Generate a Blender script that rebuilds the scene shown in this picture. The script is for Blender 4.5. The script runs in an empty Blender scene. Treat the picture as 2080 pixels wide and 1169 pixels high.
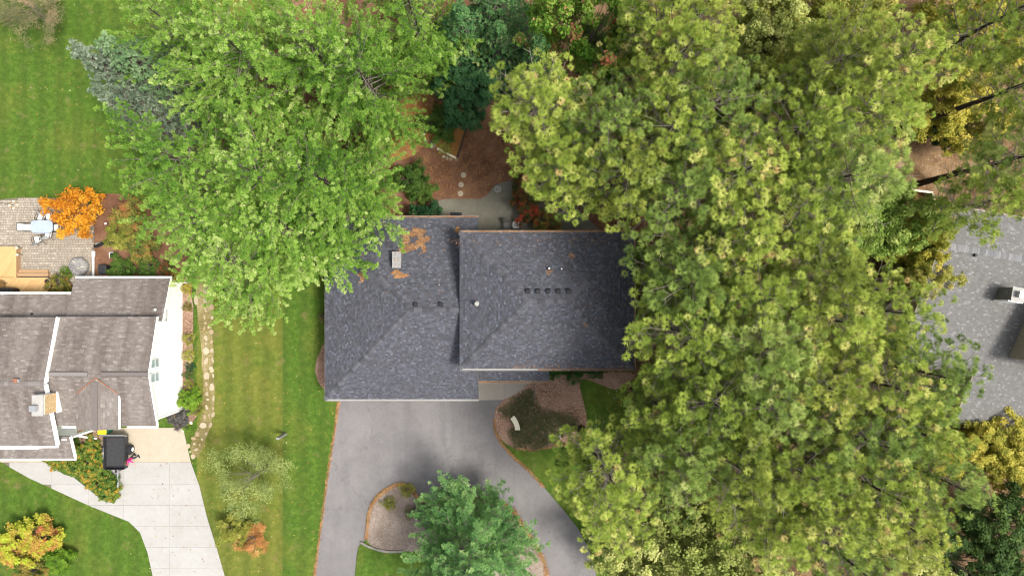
import bpy, bmesh, math, random
import numpy as np
from mathutils import Vector, Matrix

# ------------------------------------------------------------------ camera, sky, sun, exposure
scene = bpy.context.scene
H_CAM, F_PX = 50.0, 1390.0          # drone height in metres, focal length in pixels of a 2080 px wide frame
cam_d = bpy.data.cameras.new("camera"); cam = bpy.data.objects.new("camera", cam_d)
scene.collection.objects.link(cam); scene.camera = cam
cam.location = (0, 0, H_CAM); cam.rotation_euler = (0, 0, 0)
cam_d.sensor_fit = 'HORIZONTAL'; cam_d.sensor_width = 36.0
cam_d.lens = 36.0 * F_PX / 2080.0
cam_d.clip_start = 0.5; cam_d.clip_end = 2000

SUN_EL, SUN_AZ = math.radians(61), math.radians(108)      # azimuth clockwise from north (+Y): sun in the south-east
world = bpy.data.worlds.new("World"); scene.world = world; world.use_nodes = True
wn, wl = world.node_tree.nodes, world.node_tree.links
wn.clear()
wout = wn.new('ShaderNodeOutputWorld'); wbg = wn.new('ShaderNodeBackground')
sky = wn.new('ShaderNodeTexSky'); sky.sky_type = 'NISHITA'; sky.sun_disc = False
sky.sun_elevation = SUN_EL; sky.sun_rotation = SUN_AZ
sky.air_density = 1.0; sky.dust_density = 4.0; sky.ozone_density = 1.0
whs = wn.new('ShaderNodeHueSaturation'); whs.inputs['Saturation'].default_value = 0.35   # thin high cloud: a paler sky
wl.new(sky.outputs[0], whs.inputs['Color']); wl.new(whs.outputs[0], wbg.inputs[0])
wbg.inputs[1].default_value = 0.125
wl.new(wbg.outputs[0], wout.inputs[0])
sun_d = bpy.data.lights.new("sun", 'SUN'); sun = bpy.data.objects.new("sun", sun_d)
scene.collection.objects.link(sun)
sun_d.energy = 2.3; sun_d.angle = math.radians(13); sun_d.color = (1.0, 0.95, 0.87)
to_sun = Vector((math.sin(SUN_AZ)*math.cos(SUN_EL), math.cos(SUN_AZ)*math.cos(SUN_EL), math.sin(SUN_EL)))
sun.rotation_euler = to_sun.to_track_quat('Z', 'Y').to_euler()
sun.location = to_sun*80
vs = scene.view_settings
scene.display_settings.display_device = 'sRGB'
vs.view_transform = 'Standard'; vs.look = 'None'; vs.exposure = 0.95; vs.gamma = 1.0; vs.use_curve_mapping = False
scene.cycles.use_denoising = True
scene.cycles.pixel_filter_type = 'BLACKMAN_HARRIS'; scene.cycles.filter_width = 1.1
scene.cycles.max_bounces = 3; scene.cycles.diffuse_bounces = 3; scene.cycles.transmission_bounces = 2
scene.cycles.use_adaptive_sampling = True; scene.cycles.adaptive_threshold = 0.02
scene.cycles.transparent_max_bounces = 6

# ------------------------------------------------------------------ helpers
random.seed(7); RNG = np.random.default_rng(7)
C = scene.collection
def P(px, py, z=0.0):
    "photo pixel at a known height above the ground -> world point"
    s = (H_CAM - z)/F_PX
    return Vector(((px-1040.0)*s, (584.5-py)*s, z))
def P2(px, py, z=0.0):
    v = P(px, py, z); return (v.x, v.y)

def tag(o, label=None, cat=None, group=None, kind=None):
    if label: o['label'] = label
    if cat: o['category'] = cat
    if group: o['group'] = group
    if kind: o['kind'] = kind
    return o
def empty(name, loc, label=None, cat=None, group=None, rz=0.0):
    o = bpy.data.objects.new(name, None); C.objects.link(o)
    o.location = loc; o.rotation_euler = (0, 0, rz); o.empty_display_size = 0.3
    return tag(o, label, cat, group)
def link(name, me, mat=None, parent=None, loc=None):
    o = bpy.data.objects.new(name, me); C.objects.link(o)
    if mat is not None and not me.materials: me.materials.append(mat)
    if parent is not None: o.parent = parent
    if loc is not None: o.location = loc
    return o
def copy_tree(o, parent=None):
    c = o.copy(); C.objects.link(c); c.parent = parent
    for ch in list(o.children): copy_tree(ch, c)
    return c

class MB:
    "collects shapes; build() links them as one mesh, moved so that 'origin' becomes the object's zero"
    def __init__(self): self.v = []; self.f = []; self.s = []
    def add(self, vs_, fs, smooth=False):
        b = len(self.v); self.v.extend([tuple(p) for p in vs_])
        self.f.extend([tuple(i+b for i in f) for f in fs]); self.s.extend([smooth]*len(fs)); return self
    def box(self, c, size, rz=0.0, rx=0.0, ry=0.0):
        m = Matrix.Translation(Vector(c)) @ Matrix.Rotation(rz, 4, 'Z') @ Matrix.Rotation(ry, 4, 'Y') @ Matrix.Rotation(rx, 4, 'X')
        hx, hy, hz = size[0]/2, size[1]/2, size[2]/2
        vs_ = [m @ Vector((x, y, z)) for z in (-hz, hz) for x, y in ((-hx,-hy),(hx,-hy),(hx,hy),(-hx,hy))]
        return self.add(vs_, [(3,2,1,0),(4,5,6,7),(0,1,5,4),(1,2,6,5),(2,3,7,6),(3,0,4,7)])
    def bbox(self, c, size, b=0.02, rz=0.0, rx=0.0, ry=0.0):
        "box with chamfered vertical and top edges"
        m = Matrix.Translation(Vector(c)) @ Matrix.Rotation(rz, 4, 'Z') @ Matrix.Rotation(ry, 4, 'Y') @ Matrix.Rotation(rx, 4, 'X')
        hx, hy, hz = size[0]/2, size[1]/2, size[2]/2
        def ring(ex, ey, z): return [(-ex+b,-ey,z),(ex-b,-ey,z),(ex,-ey+b,z),(ex,ey-b,z),(ex-b,ey,z),(-ex+b,ey,z),(-ex,ey-b,z),(-ex,-ey+b,z)]
        vs_ = [m @ Vector(p) for r in (ring(hx,hy,-hz), ring(hx,hy,hz-b), ring(hx-b,hy-b,hz)) for p in r]
        fs = [tuple(range(7,-1,-1)), tuple(range(16,24))]
        for k in (0, 8):
            for i in range(8): fs.append((k+i, k+(i+1)%8, k+8+(i+1)%8, k+8+i))
        return self.add(vs_, fs)
    def prism(self, poly, z0, z1):
        "vertical prism over a 2-D outline; z0/z1 numbers or lists"
        n = len(poly)
        if sum(poly[i][0]*poly[(i+1)%n][1]-poly[(i+1)%n][0]*poly[i][1] for i in range(n)) < 0: poly = poly[::-1]
        vs_ = [(x, y, z0) for x, y in poly] + [(x, y, z1) for x, y in poly]
        fs = [tuple(range(n-1,-1,-1)), tuple(range(n, 2*n))] + [(i, (i+1)%n, n+(i+1)%n, n+i) for i in range(n)]
        return self.add(vs_, fs)
    def slab3(self, top, dz):
        "closed plate: a 3-D outline and the same one dz below"
        n = len(top); top = [Vector(p) for p in top]
        nn = sum((top[i].x*top[(i+1)%n].y-top[(i+1)%n].x*top[i].y) for i in range(n))
        if nn < 0: top = top[::-1]
        vs_ = [p - Vector((0,0,dz)) for p in top] + top
        fs = [tuple(range(n-1,-1,-1)), tuple(range(n, 2*n))] + [(i, (i+1)%n, n+(i+1)%n, n+i) for i in range(n)]
        return self.add(vs_, fs)
    def bar(self, a, b, w, h, up=(0,0,1)):
        a, b = Vector(a), Vector(b); d = (b-a).normalized(); up = Vector(up)
        if abs(d.dot(up)) > 0.98: up = Vector((1,0,0))
        s = d.cross(up).normalized(); u = s.cross(d).normalized()
        vs_ = [q + s*(x*w/2) + u*(y*h/2) for q in (a, b) for x, y in ((-1,-1),(1,-1),(1,1),(-1,1))]
        return self.add(vs_, [(3,2,1,0),(4,5,6,7),(0,1,5,4),(1,2,6,5),(2,3,7,6),(3,0,4,7)])
    def tube(self, pts, radii, n=8, cap=True):
        pts = [Vector(p) for p in pts]
        if not hasattr(radii, '__len__'): radii = [radii]*len(pts)
        vs_, fs = [], []
        ref = None
        for i, p in enumerate(pts):
            d = (pts[min(i+1, len(pts)-1)] - pts[max(i-1, 0)]).normalized()
            if ref is None: ref = Vector((0,0,1)) if abs(d.z) < 0.9 else Vector((1,0,0))
            s = d.cross(ref).normalized(); u = s.cross(d).normalized(); ref = u
            for k in range(n):
                a = 2*math.pi*k/n
                vs_.append(p + (s*math.cos(a) + u*math.sin(a))*radii[i])
        for i in range(len(pts)-1):
            for k in range(n):
                fs.append((i*n+k, i*n+(k+1)%n, (i+1)*n+(k+1)%n, (i+1)*n+k))
        self.add(vs_, fs, True)
        if cap:
            b = len(self.v)-len(vs_)
            self.f.append(tuple(b+k for k in range(n-1,-1,-1))); self.f.append(tuple(b+len(vs_)-n+k for k in range(n))); self.s += [False, False]
        return self
    def lathe(self, c, prof, n=20, smooth=True):
        vs_, fs = [], []
        for r, z in prof:
            for k in range(n):
                a = 2*math.pi*k/n; vs_.append((c[0]+r*math.cos(a), c[1]+r*math.sin(a), c[2]+z))
        for i in range(len(prof)-1):
            for k in range(n): fs.append((i*n+k, i*n+(k+1)%n, (i+1)*n+(k+1)%n, (i+1)*n+k))
        self.add(vs_, fs, smooth)
        b = len(self.v)-len(vs_)
        self.f.append(tuple(b+k for k in range(n-1,-1,-1))); self.f.append(tuple(b+len(vs_)-n+k for k in range(n))); self.s += [False, False]
        return self
    def mesh(self, name, origin=(0,0,0)):
        me = bpy.data.meshes.new(name); o = Vector(origin)
        me.from_pydata([tuple(Vector(p)-o) for p in self.v], [], self.f)
        me.polygons.foreach_set('use_smooth', self.s); me.update(); return me
    def build(self, name, mat, parent=None, origin=None):
        if origin is None: origin = parent.matrix_basis.translation if (parent is not None) else Vector((0,0,0))
        me = self.mesh(name, origin)
        o = link(name, me, mat, parent)
        if parent is None: o.location = origin
        return o
def sub(mb, name, mat, part, origin):
    "a sub-part whose coordinates are world ones, like its part's"
    me = mb.mesh(name, origin); return link(name, me, mat, part)

def face_mesh(name, V, k, rnd=None, smooth=False):
    "V: (faces*k,3) vertices, k per face, nothing shared"
    V = np.asarray(V, dtype=np.float32).reshape(-1, 3); n = len(V)
    me = bpy.data.meshes.new(name)
    me.vertices.add(n); me.vertices.foreach_set('co', V.ravel())
    me.loops.add(n); me.loops.foreach_set('vertex_index', np.arange(n, dtype=np.int32))
    me.polygons.add(n//k); me.polygons.foreach_set('loop_start', np.arange(0, n, k, dtype=np.int32))
    me.update(calc_edges=True)
    if rnd is not None:
        a = me.attributes.new('rnd', 'FLOAT', 'POINT'); a.data.foreach_set('value', np.asarray(rnd, dtype=np.float32).ravel())
    return me

def in_poly(X, Y, poly):
    X = np.asarray(X); Y = np.asarray(Y); r = np.zeros(X.shape, bool); n = len(poly); j = n-1
    for i in range(n):
        xi, yi = poly[i]; xj, yj = poly[j]
        if yi != yj: r ^= ((yi > Y) != (yj > Y)) & (X < (xj-xi)*(Y-yi)/(yj-yi)+xi)
        j = i
    return r
def scatter(poly, n, rng=RNG):
    "n points inside a 2-D outline"
    xs = [p[0] for p in poly]; ys = [p[1] for p in poly]; out = []
    got = 0
    while got < n:
        x = rng.uniform(min(xs), max(xs), n*2); y = rng.uniform(min(ys), max(ys), n*2)
        m = in_poly(x, y, poly); out.append(np.stack([x[m], y[m]], 1)); got += m.sum()
    return np.concatenate(out)[:n]
def smooth_poly(pts, sub_=5, jit=0.0, closed=True):
    "Catmull-Rom through the points"
    out = []; n = len(pts)
    rng = random.Random(n*31+int(abs(pts[0][0])*10))
    for i in range(n if closed else n-1):
        if closed: p0, p1, p2, p3 = pts[i-1], pts[i], pts[(i+1)%n], pts[(i+2)%n]
        else: p0, p1, p2, p3 = pts[max(i-1,0)], pts[i], pts[i+1], pts[min(i+2,n-1)]
        for k in range(sub_):
            t = k/sub_; q = []
            for a in (0, 1):
                q.append(0.5*((2*p1[a])+(-p0[a]+p2[a])*t+(2*p0[a]-5*p1[a]+4*p2[a]-p3[a])*t*t+(-p0[a]+3*p1[a]-3*p2[a]+p3[a])*t**3)+rng.uniform(-jit, jit))
            out.append(tuple(q))
    if not closed: out.append(tuple(pts[-1]))
    return out
def clip_convex(subj, clip):
    "Sutherland-Hodgman: subject polygon cut by a counter-clockwise convex one"
    out = list(subj)
    m = len(clip)
    for i in range(m):
        ax, ay = clip[i]; bx, by = clip[(i+1)%m]
        inp, out = out, []
        if not inp: break
        def side(p): return (bx-ax)*(p[1]-ay)-(by-ay)*(p[0]-ax)
        for j in range(len(inp)):
            p, q = inp[j-1], inp[j]; sp, sq = side(p), side(q)
            if (sp >= 0) != (sq >= 0):
                t = sp/(sp-sq); out.append((p[0]+(q[0]-p[0])*t, p[1]+(q[1]-p[1])*t))
            if sq >= 0: out.append(q)
    return out
def ccw(poly):
    n = len(poly)
    return poly if sum(poly[i][0]*poly[(i+1)%n][1]-poly[(i+1)%n][0]*poly[i][1] for i in range(n)) > 0 else poly[::-1]
def area2(poly):
    n = len(poly); return abs(sum(poly[i][0]*poly[(i+1)%n][1]-poly[(i+1)%n][0]*poly[i][1] for i in range(n)))/2
def px_poly(pts, z=0.0): return [P2(x, y, z) for x, y in pts]

# ------------------------------------------------------------------ materials
class NT:
    def __init__(self, name):
        self.m = bpy.data.materials.new(name); self.m.use_nodes = True
        self.n = self.m.node_tree.nodes; self.l = self.m.node_tree.links; self.n.clear()
        self.out = self.n.new('ShaderNodeOutputMaterial')
    def node(self, t, **kw):
        x = self.n.new(t)
        for k, v in kw.items(): setattr(x, k, v)
        return x
    def set(self, sock, v):
        if isinstance(v, bpy.types.NodeSocket): self.l.new(v, sock)
        elif isinstance(v, (tuple, list)) and len(v) == 3 and sock.type == 'RGBA': sock.default_value = (*v, 1)
        else: sock.default_value = v
    def coord(self, which='Object'): return self.node('ShaderNodeTexCoord').outputs[which]
    def pos(self): return self.node('ShaderNodeNewGeometry').outputs['Position']
    def noise(self, scale, detail=4, vec=None, rough=0.6, dist=0.0):
        x = self.node('ShaderNodeTexNoise'); x.inputs['Scale'].default_value = scale
        x.inputs['Detail'].default_value = detail; x.inputs['Roughness'].default_value = rough; x.inputs['Distortion'].default_value = dist
        if vec is not None: self.l.new(vec, x.inputs['Vector'])
        return x.outputs['Fac']
    def ramp(self, fac, stops, interp='LINEAR'):
        x = self.node('ShaderNodeValToRGB'); r = x.color_ramp; r.interpolation = interp
        while len(r.elements) < len(stops): r.elements.new(0.5)
        for e, (p, c) in zip(r.elements, stops): e.position = p; e.color = (*c, 1) if len(c) == 3 else c
        self.set(x.inputs[0], fac); return x.outputs[0]
    def mix(self, fac, a, b, mode='MIX'):
        x = self.node('ShaderNodeMix', data_type='RGBA', blend_type=mode)
        self.set(x.inputs[0], fac); self.set(x.inputs[6], a); self.set(x.inputs[7], b); return x.outputs[2]
    def math(self, op, a, b=0.0, clamp=False):
        x = self.node('ShaderNodeMath', operation=op, use_clamp=clamp); self.set(x.inputs[0], a); self.set(x.inputs[1], b); return x.outputs[0]
    def map(self, vec, scale=(1,1,1), rot=(0,0,0), loc=(0,0,0)):
        x = self.node('ShaderNodeMapping'); self.l.new(vec, x.inputs[0])
        x.inputs['Scale'].default_value = scale; x.inputs['Rotation'].default_value = rot; x.inputs['Location'].default_value = loc
        return x.outputs[0]
    def sep(self, vec):
        x = self.node('ShaderNodeSeparateXYZ'); self.l.new(vec, x.inputs[0]); return x.outputs
    def bump(self, h, strength=0.3, dist=0.02):
        x = self.node('ShaderNodeBump'); x.inputs['Strength'].default_value = strength; x.inputs['Distance'].default_value = dist
        self.l.new(h, x.inputs['Height']); return x.outputs[0]
    def bsdf(self, col, rough=0.8, normal=None, metal=0.0, spec=0.3):
        b = self.node('ShaderNodeBsdfPrincipled'); self.set(b.inputs['Base Color'], col); self.set(b.inputs['Roughness'], rough)
        b.inputs['Metallic'].default_value = metal; b.inputs['Specular IOR Level'].default_value = spec
        if normal is not None: self.l.new(normal, b.inputs['Normal'])
        return b.outputs[0]
    def done(self, sh): self.l.new(sh, self.out.inputs[0]); return self.m

def plain(name, col, rough=0.6, var=0.18, scale=6.0, metal=0.0, spec=0.3):
    t = NT(name); c = t.coord()
    n = t.noise(scale, 5, c); lo = tuple(x*(1-var) for x in col); hi = tuple(min(1, x*(1+var)) for x in col)
    n2 = t.noise(scale*12, 3, c)
    return t.done(t.bsdf(t.ramp(n, [(0.3, lo), (0.7, hi)]), rough, t.bump(n2, 0.15, 0.005), metal, spec))

def foliage(name, stops, trans=0.3, patch=0.7, patch_amt=0.35, rough=0.65):
    "leaf colour by the leaf cluster's own random number, drifting over the crown"
    t = NT(name)
    a = t.node('ShaderNodeAttribute', attribute_name='rnd')
    oi = t.node('ShaderNodeObjectInfo')
    vec = t.node('ShaderNodeVectorMath', operation='ADD'); t.l.new(t.coord(), vec.inputs[0]); t.l.new(oi.outputs['Location'], vec.inputs[1])
    n = t.noise(patch, 2, vec.outputs[0])
    f = t.math('ADD', a.outputs['Fac'], t.math('MULTIPLY', t.math('SUBTRACT', n, 0.5), patch_amt*4))
    f = t.math('ADD', f, t.math('MULTIPLY', t.math('SUBTRACT', oi.outputs['Random'], 0.5), 0.34), True)
    col = t.ramp(f, stops)
    b = t.bsdf(col, rough, None, 0, 0.25)
    tr = t.node('ShaderNodeBsdfTranslucent'); t.l.new(col, tr.inputs[0])
    mx = t.node('ShaderNodeMixShader'); mx.inputs[0].default_value = trans
    t.l.new(b, mx.inputs[1]); t.l.new(tr.outputs[0], mx.inputs[2])
    return t.done(mx.outputs[0])

def shingle_mat(name, stops, rough=0.9, streak=None):
    t = NT(name); g = t.node('ShaderNodeNewGeometry'); p = g.outputs['Position']
    col = t.ramp(g.outputs['Random Per Island'], stops)
    n = t.noise(0.35, 4, p)
    col = t.mix(t.math('MULTIPLY', n, 0.7), col, stops[len(stops)//2][1])
    gr = t.noise(45, 2, p)
    col = t.mix(0.55, col, t.ramp(gr, [(0.3, (0.45,0.45,0.45)), (0.7, (1.35,1.35,1.35))]), 'MULTIPLY')
    if streak:      # rain streaks run down the slope (along Y)
        s = t.noise(1.0, 5, t.map(p, (1.1, 0.16, 0.2)), 0.55, 0.4)
        col = t.mix(t.ramp(s, [(0.44, (0,0,0)), (0.62, (1,1,1))]), col, streak, 'MULTIPLY')
    return t.done(t.bsdf(col, rough, t.bump(gr, 0.35, 0.006), 0, 0.2))

M = {}
# lawn: the western neighbour's grass is drier, the house's own is lusher; the border is where the two mowers meet
t = NT('lawn_grass'); p = t.pos(); x, y, z = t.sep(p)
n1 = t.noise(0.33, 5, p); n2 = t.noise(2.6, 6, p, 0.72); n3 = t.noise(18, 4, p, 0.75)
lush = t.ramp(n2, [(0.25, (0.032,0.071,0.009)), (0.5, (0.066,0.128,0.015)), (0.72, (0.125,0.182,0.03))])
dry = t.ramp(n2, [(0.25, (0.085,0.105,0.017)), (0.5, (0.14,0.155,0.026)), (0.75, (0.22,0.205,0.05))])
edge = t.math('ADD', x, t.math('MULTIPLY', t.math('SUBTRACT', n2, 0.5), 0.35))
isdry = t.math('MULTIPLY', t.math('LESS_THAN', edge, -16.75), t.math('GREATER_THAN', edge, -23.0))
amt = t.math('ADD', t.math('MULTIPLY', isdry, 0.78), t.math('MULTIPLY', t.math('SUBTRACT', n1, 0.48), 2.4), True)
col = t.mix(amt, lush, dry)
st = t.node('ShaderNodeMath', operation='SINE'); t.l.new(t.math('MULTIPLY', t.math('ADD', x, t.math('MULTIPLY', n1, 1.2)), 4.6), st.inputs[0])
col = t.mix(t.math('MULTIPLY', t.math('ADD', st.outputs[0], 1.0), 0.16), col, (0.04,0.06,0.012))
col = t.mix(t.ramp(t.noise(0.9, 4, t.map(p, (1,1,1), (0,0,0), (31,7,0))), [(0.60, (0,0,0)), (0.74, (0.75,0.75,0.75))]), col, (0.18,0.145,0.06))
col = t.mix(0.6, col, t.ramp(n3, [(0.25, (0.45,0.45,0.45)), (0.75, (1.45,1.45,1.45))]), 'MULTIPLY')
M['lawn'] = t.done(t.bsdf(col, 0.95, t.bump(n3, 0.6, 0.04), 0, 0.15))
M['grass'] = foliage('grass_blades', [(0, (0.045,0.09,0.01)), (0.5, (0.095,0.16,0.019)), (1, (0.18,0.22,0.04))], 0.3, 0.3, 0.4)

def litter(name, stops, scale=22, big=0.5):
    t = NT(name); p = t.pos()
    n = t.noise(scale, 5, p, 0.75); b = t.noise(big, 4, p)
    f = t.math('ADD', n, t.math('MULTIPLY', t.math('SUBTRACT', b, 0.5), 0.9), True)
    return t.done(t.bsdf(t.ramp(f, stops), 0.95, t.bump(n, 0.7, 0.04), 0, 0.1))
M['wood_floor'] = litter('woodland_leaf_litter', [(0.3, (0.06,0.038,0.022)), (0.5, (0.15,0.095,0.055)), (0.62, (0.24,0.15,0.075)), (0.75, (0.34,0.27,0.19))])
M['dirt'] = litter('needle_covered_soil', [(0.3, (0.08,0.038,0.022)), (0.5, (0.175,0.088,0.052)), (0.66, (0.25,0.14,0.085)), (0.8, (0.34,0.23,0.15))])
M['straw'] = litter('orange_pine_straw', [(0.28, (0.14,0.062,0.022)), (0.5, (0.29,0.14,0.045)), (0.7, (0.42,0.23,0.085))])
M['mulch'] = litter('wood_mulch', [(0.3, (0.12,0.07,0.045)), (0.5, (0.27,0.165,0.115)), (0.7, (0.42,0.29,0.21))], 14)
M['gravel_bed'] = litter('gravel_bed', [(0.3, (0.13,0.10,0.08)), (0.5, (0.26,0.205,0.165)), (0.7, (0.40,0.33,0.28))], 16)
M['bare'] = litter('trodden_path_soil', [(0.3, (0.13,0.11,0.04)), (0.5, (0.21,0.175,0.075)), (0.7, (0.32,0.26,0.14))], 8)

t = NT('worn_asphalt'); p = t.pos(); x, y, z = t.sep(p)
n1 = t.noise(0.22, 4, p, 0.6, 0.6); n2 = t.noise(1.3, 5, p, 0.7, 0.8); n3 = t.noise(60, 3, p)
tr_ = t.noise(1.0, 4, t.map(p, (1.15, 0.13, 1)), 0.6, 0.3)
col = t.ramp(t.math('ADD', t.math('MULTIPLY', n1, 0.6), t.math('MULTIPLY', n2, 0.4)), [(0.3, (0.142,0.133,0.133)), (0.55, (0.188,0.177,0.176)), (0.72, (0.228,0.214,0.21))])
col = t.mix(t.ramp(tr_, [(0.5, (0,0,0)), (0.75, (0.55,0.55,0.55))]), col, (0.135,0.127,0.13))
col = t.mix(0.5, col, t.ramp(n3, [(0.3, (0.6,0.6,0.6)), (0.7, (1.3,1.3,1.3))]), 'MULTIPLY')
col = t.mix(0.35, col, t.ramp(t.noise(9, 4, p, 0.75), [(0.3, (0.72,0.72,0.72)), (0.7, (1.22,1.22,1.22))]), 'MULTIPLY')
vo = t.node('ShaderNodeTexVoronoi', feature='DISTANCE_TO_EDGE'); vo.inputs['Scale'].default_value = 0.16
t.l.new(t.map(p, (1,1,1), (0,0,0.4)), vo.inputs['Vector'])
wv = t.node('ShaderNodeVectorMath', operation='ADD'); nz = t.node('ShaderNodeTexNoise'); nz.inputs['Scale'].default_value = 1.1; nz.inputs['Detail'].default_value = 5; t.l.new(p, nz.inputs['Vector'])
t.l.new(t.map(p, (1,1,1), (0,0,0.4)), wv.inputs[0]); t.l.new(nz.outputs['Color'], wv.inputs[1]); t.l.new(wv.outputs[0], vo.inputs['Vector'])
crk = t.ramp(vo.outputs['Distance'], [(0.0, (1,1,1)), (0.006, (0,0,0))])
col = t.mix(t.math('MULTIPLY', crk, t.math('MULTIPLY', t.math('GREATER_THAN', n1, 0.47), 0.3)), col, (0.07,0.065,0.065))
spot = t.node('ShaderNodeTexVoronoi'); spot.inputs['Scale'].default_value = 0.9; t.l.new(p, spot.inputs['Vector'])
col = t.mix(t.ramp(spot.outputs['Distance'], [(0.03, (0.5,0.5,0.5)), (0.12, (0,0,0))]), col, (0.09,0.085,0.085))
M['asphalt'] = t.done(t.bsdf(col, 0.9, t.bump(n3, 0.3, 0.006), 0, 0.25))

def concrete(name, base, stain, amt=0.5):
    t = NT(name); p = t.pos(); oi = t.node('ShaderNodeObjectInfo')
    n1 = t.noise(0.5, 5, p, 0.65, 0.3); n2 = t.noise(3.5, 5, p, 0.7); n3 = t.noise(70, 2, p)
    col = t.mix(t.math('MULTIPLY', t.ramp(t.math('ADD', t.math('MULTIPLY', n1, .6), t.math('MULTIPLY', n2, .4)), [(0.38, (0,0,0)), (0.68, (1,1,1))]), amt), base, stain)
    col = t.mix(t.math('MULTIPLY', oi.outputs['Random'], 0.16), col, stain)
    col = t.mix(0.25, col, t.ramp(n3, [(0.3, (0.7,0.7,0.7)), (0.7, (1.25,1.25,1.25))]), 'MULTIPLY')
    return t.done(t.bsdf(col, 0.88, t.bump(n3, 0.2, 0.004), 0, 0.25))
M['concrete'] = concrete('pale_concrete', (0.385,0.375,0.36), (0.295,0.28,0.255), 0.7)
M['concrete_tan'] = concrete('tan_concrete', (0.44,0.385,0.305), (0.33,0.27,0.19), 0.7)
M['concrete_old'] = concrete('old_patio_concrete', (0.20,0.19,0.15), (0.13,0.12,0.092), 0.9)
M['concrete_entry'] = concrete('entry_walk_concrete', (0.33,0.30,0.26), (0.25,0.22,0.185), 0.7)
M['sand'] = plain('joint_sand', (0.16,0.135,0.105), 0.95)

M['roof_dark'] = shingle_mat('charcoal_shingles', [(0.0, (0.048,0.049,0.059)), (0.3, (0.067,0.068,0.080)), (0.48, (0.086,0.078,0.080)), (0.64, (0.083,0.087,0.105)), (0.9, (0.106,0.113,0.138)), (1.0, (0.155,0.165,0.198))])
M['roof_brown'] = shingle_mat('faded_brown_shingles', [(0.0, (0.145,0.121,0.106)), (0.5, (0.183,0.158,0.142)), (0.86, (0.216,0.19,0.172)), (1.0, (0.31,0.275,0.25))], 0.9, (0.74,0.71,0.70))
M['roof_gray'] = shingle_mat('light_gray_shingles', [(0.0, (0.125,0.121,0.116)), (0.6, (0.158,0.154,0.149)), (0.88, (0.18,0.176,0.17)), (1.0, (0.29,0.285,0.28))])
def cap_mat(name, lo, hi):
    t = NT(name); oi = t.node('ShaderNodeObjectInfo'); gr = t.noise(40, 2, t.coord())
    col = t.mix(0.5, t.ramp(oi.outputs['Random'], [(0, lo), (1, hi)]), t.ramp(gr, [(0.3, (0.5,0.5,0.5)), (0.7, (1.3,1.3,1.3))]), 'MULTIPLY')
    return t.done(t.bsdf(col, 0.9, t.bump(gr, 0.3, 0.005), 0, 0.2))
M['cap_dark'] = cap_mat('charcoal_ridge_caps', (0.058,0.058,0.066), (0.115,0.117,0.132))
M['cap_brown'] = cap_mat('brown_ridge_caps', (0.15,0.13,0.12), (0.22,0.20,0.19))
M['cap_gray'] = cap_mat('gray_ridge_caps', (0.14,0.14,0.143), (0.25,0.25,0.253))
M['under_dark'] = plain('roof_underlay_dark', (0.03,0.03,0.034), 0.95)
M['under_brown'] = plain('roof_underlay_brown', (0.11,0.095,0.09), 0.95)
M['under_gray'] = plain('roof_underlay_gray', (0.13,0.13,0.14), 0.95)
M['white'] = plain('white_paint', (0.80,0.80,0.775), 0.5, 0.04, 1.2)
M['siding'] = plain('white_siding', (0.80,0.81,0.775), 0.6, 0.05, 0.7)
M['brown_wall'] = plain('taupe_wall', (0.28,0.24,0.19), 0.8)
M['tan_wall'] = plain('tan_wall', (0.33,0.29,0.22), 0.8)
M['gutter_brown'] = plain('weathered_gutter', (0.30,0.25,0.21), 0.6)
M['glass'] = plain('window_glass', (0.30,0.38,0.40), 0.08, 0.3, 2.0, 0.0, 0.8)
M['black'] = plain('black_plastic', (0.018,0.018,0.02), 0.45)
M['black_metal'] = plain('black_metal', (0.03,0.03,0.033), 0.4, 0.3)
M['bed_rib'] = plain('trailer_bed_rib', (0.055,0.055,0.058), 0.6)
M['rubber'] = plain('tyre_rubber', (0.02,0.02,0.02), 0.85)
M['steel'] = plain('galvanised_steel', (0.50,0.51,0.52), 0.4, 0.15, 8, 0.7)
M['copper'] = plain('rusty_flashing', (0.27,0.12,0.07), 0.7, 0.3)
M['osb'] = plain('bare_plywood', (0.52,0.37,0.20), 0.85, 0.3, 9)
M['bark'] = plain('pine_bark', (0.062,0.046,0.036), 0.95, 0.45, 5)
M['twig'] = plain('bare_twigs', (0.27,0.235,0.20), 0.9, 0.3, 3)
M['limb'] = plain('pine_limb_bark', (0.19,0.16,0.135), 0.95, 0.3, 3)
M['stone_tan'] = cap_mat('flagstone', (0.33,0.245,0.15), (0.45,0.385,0.28))
M['stone_gray'] = plain('grey_boulder', (0.24,0.22,0.19), 0.9, 0.35, 3)
M['stone_disc'] = plain('round_paver', (0.42,0.36,0.26), 0.9, 0.2, 7)
M['cream'] = plain('cream_cast_stone', (0.70,0.65,0.48), 0.8, 0.1)
M['paver'] = shingle_mat('tan_pavers', [(0, (0.27,0.23,0.185)), (0.5, (0.335,0.29,0.235)), (0.8, (0.375,0.325,0.265)), (1.0, (0.45,0.395,0.325))])
M['deck'] = shingle_mat('honey_deck_boards', [(0, (0.50,0.30,0.125)), (1.0, (0.60,0.39,0.18))])
M['deck_step'] = shingle_mat('faded_step_boards', [(0, (0.36,0.225,0.12)), (1.0, (0.42,0.27,0.15))])
M['deck_dark'] = plain('old_brown_deck', (0.16,0.09,0.03), 0.9, 0.3)
M['sling'] = plain('chair_sling', (0.58,0.57,0.52), 0.8, 0.08)
M['frost'] = plain('frosted_glass_top', (0.36,0.42,0.55), 0.12, 0.12, 1.5, 0, 0.7)
M['pink'] = plain('pink_shirt', (0.75,0.035,0.25), 0.85)
M['jeans'] = plain('dark_trousers', (0.045,0.045,0.05), 0.9)
M['skin'] = plain('skin', (0.52,0.30,0.21), 0.6, 0.05)
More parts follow.
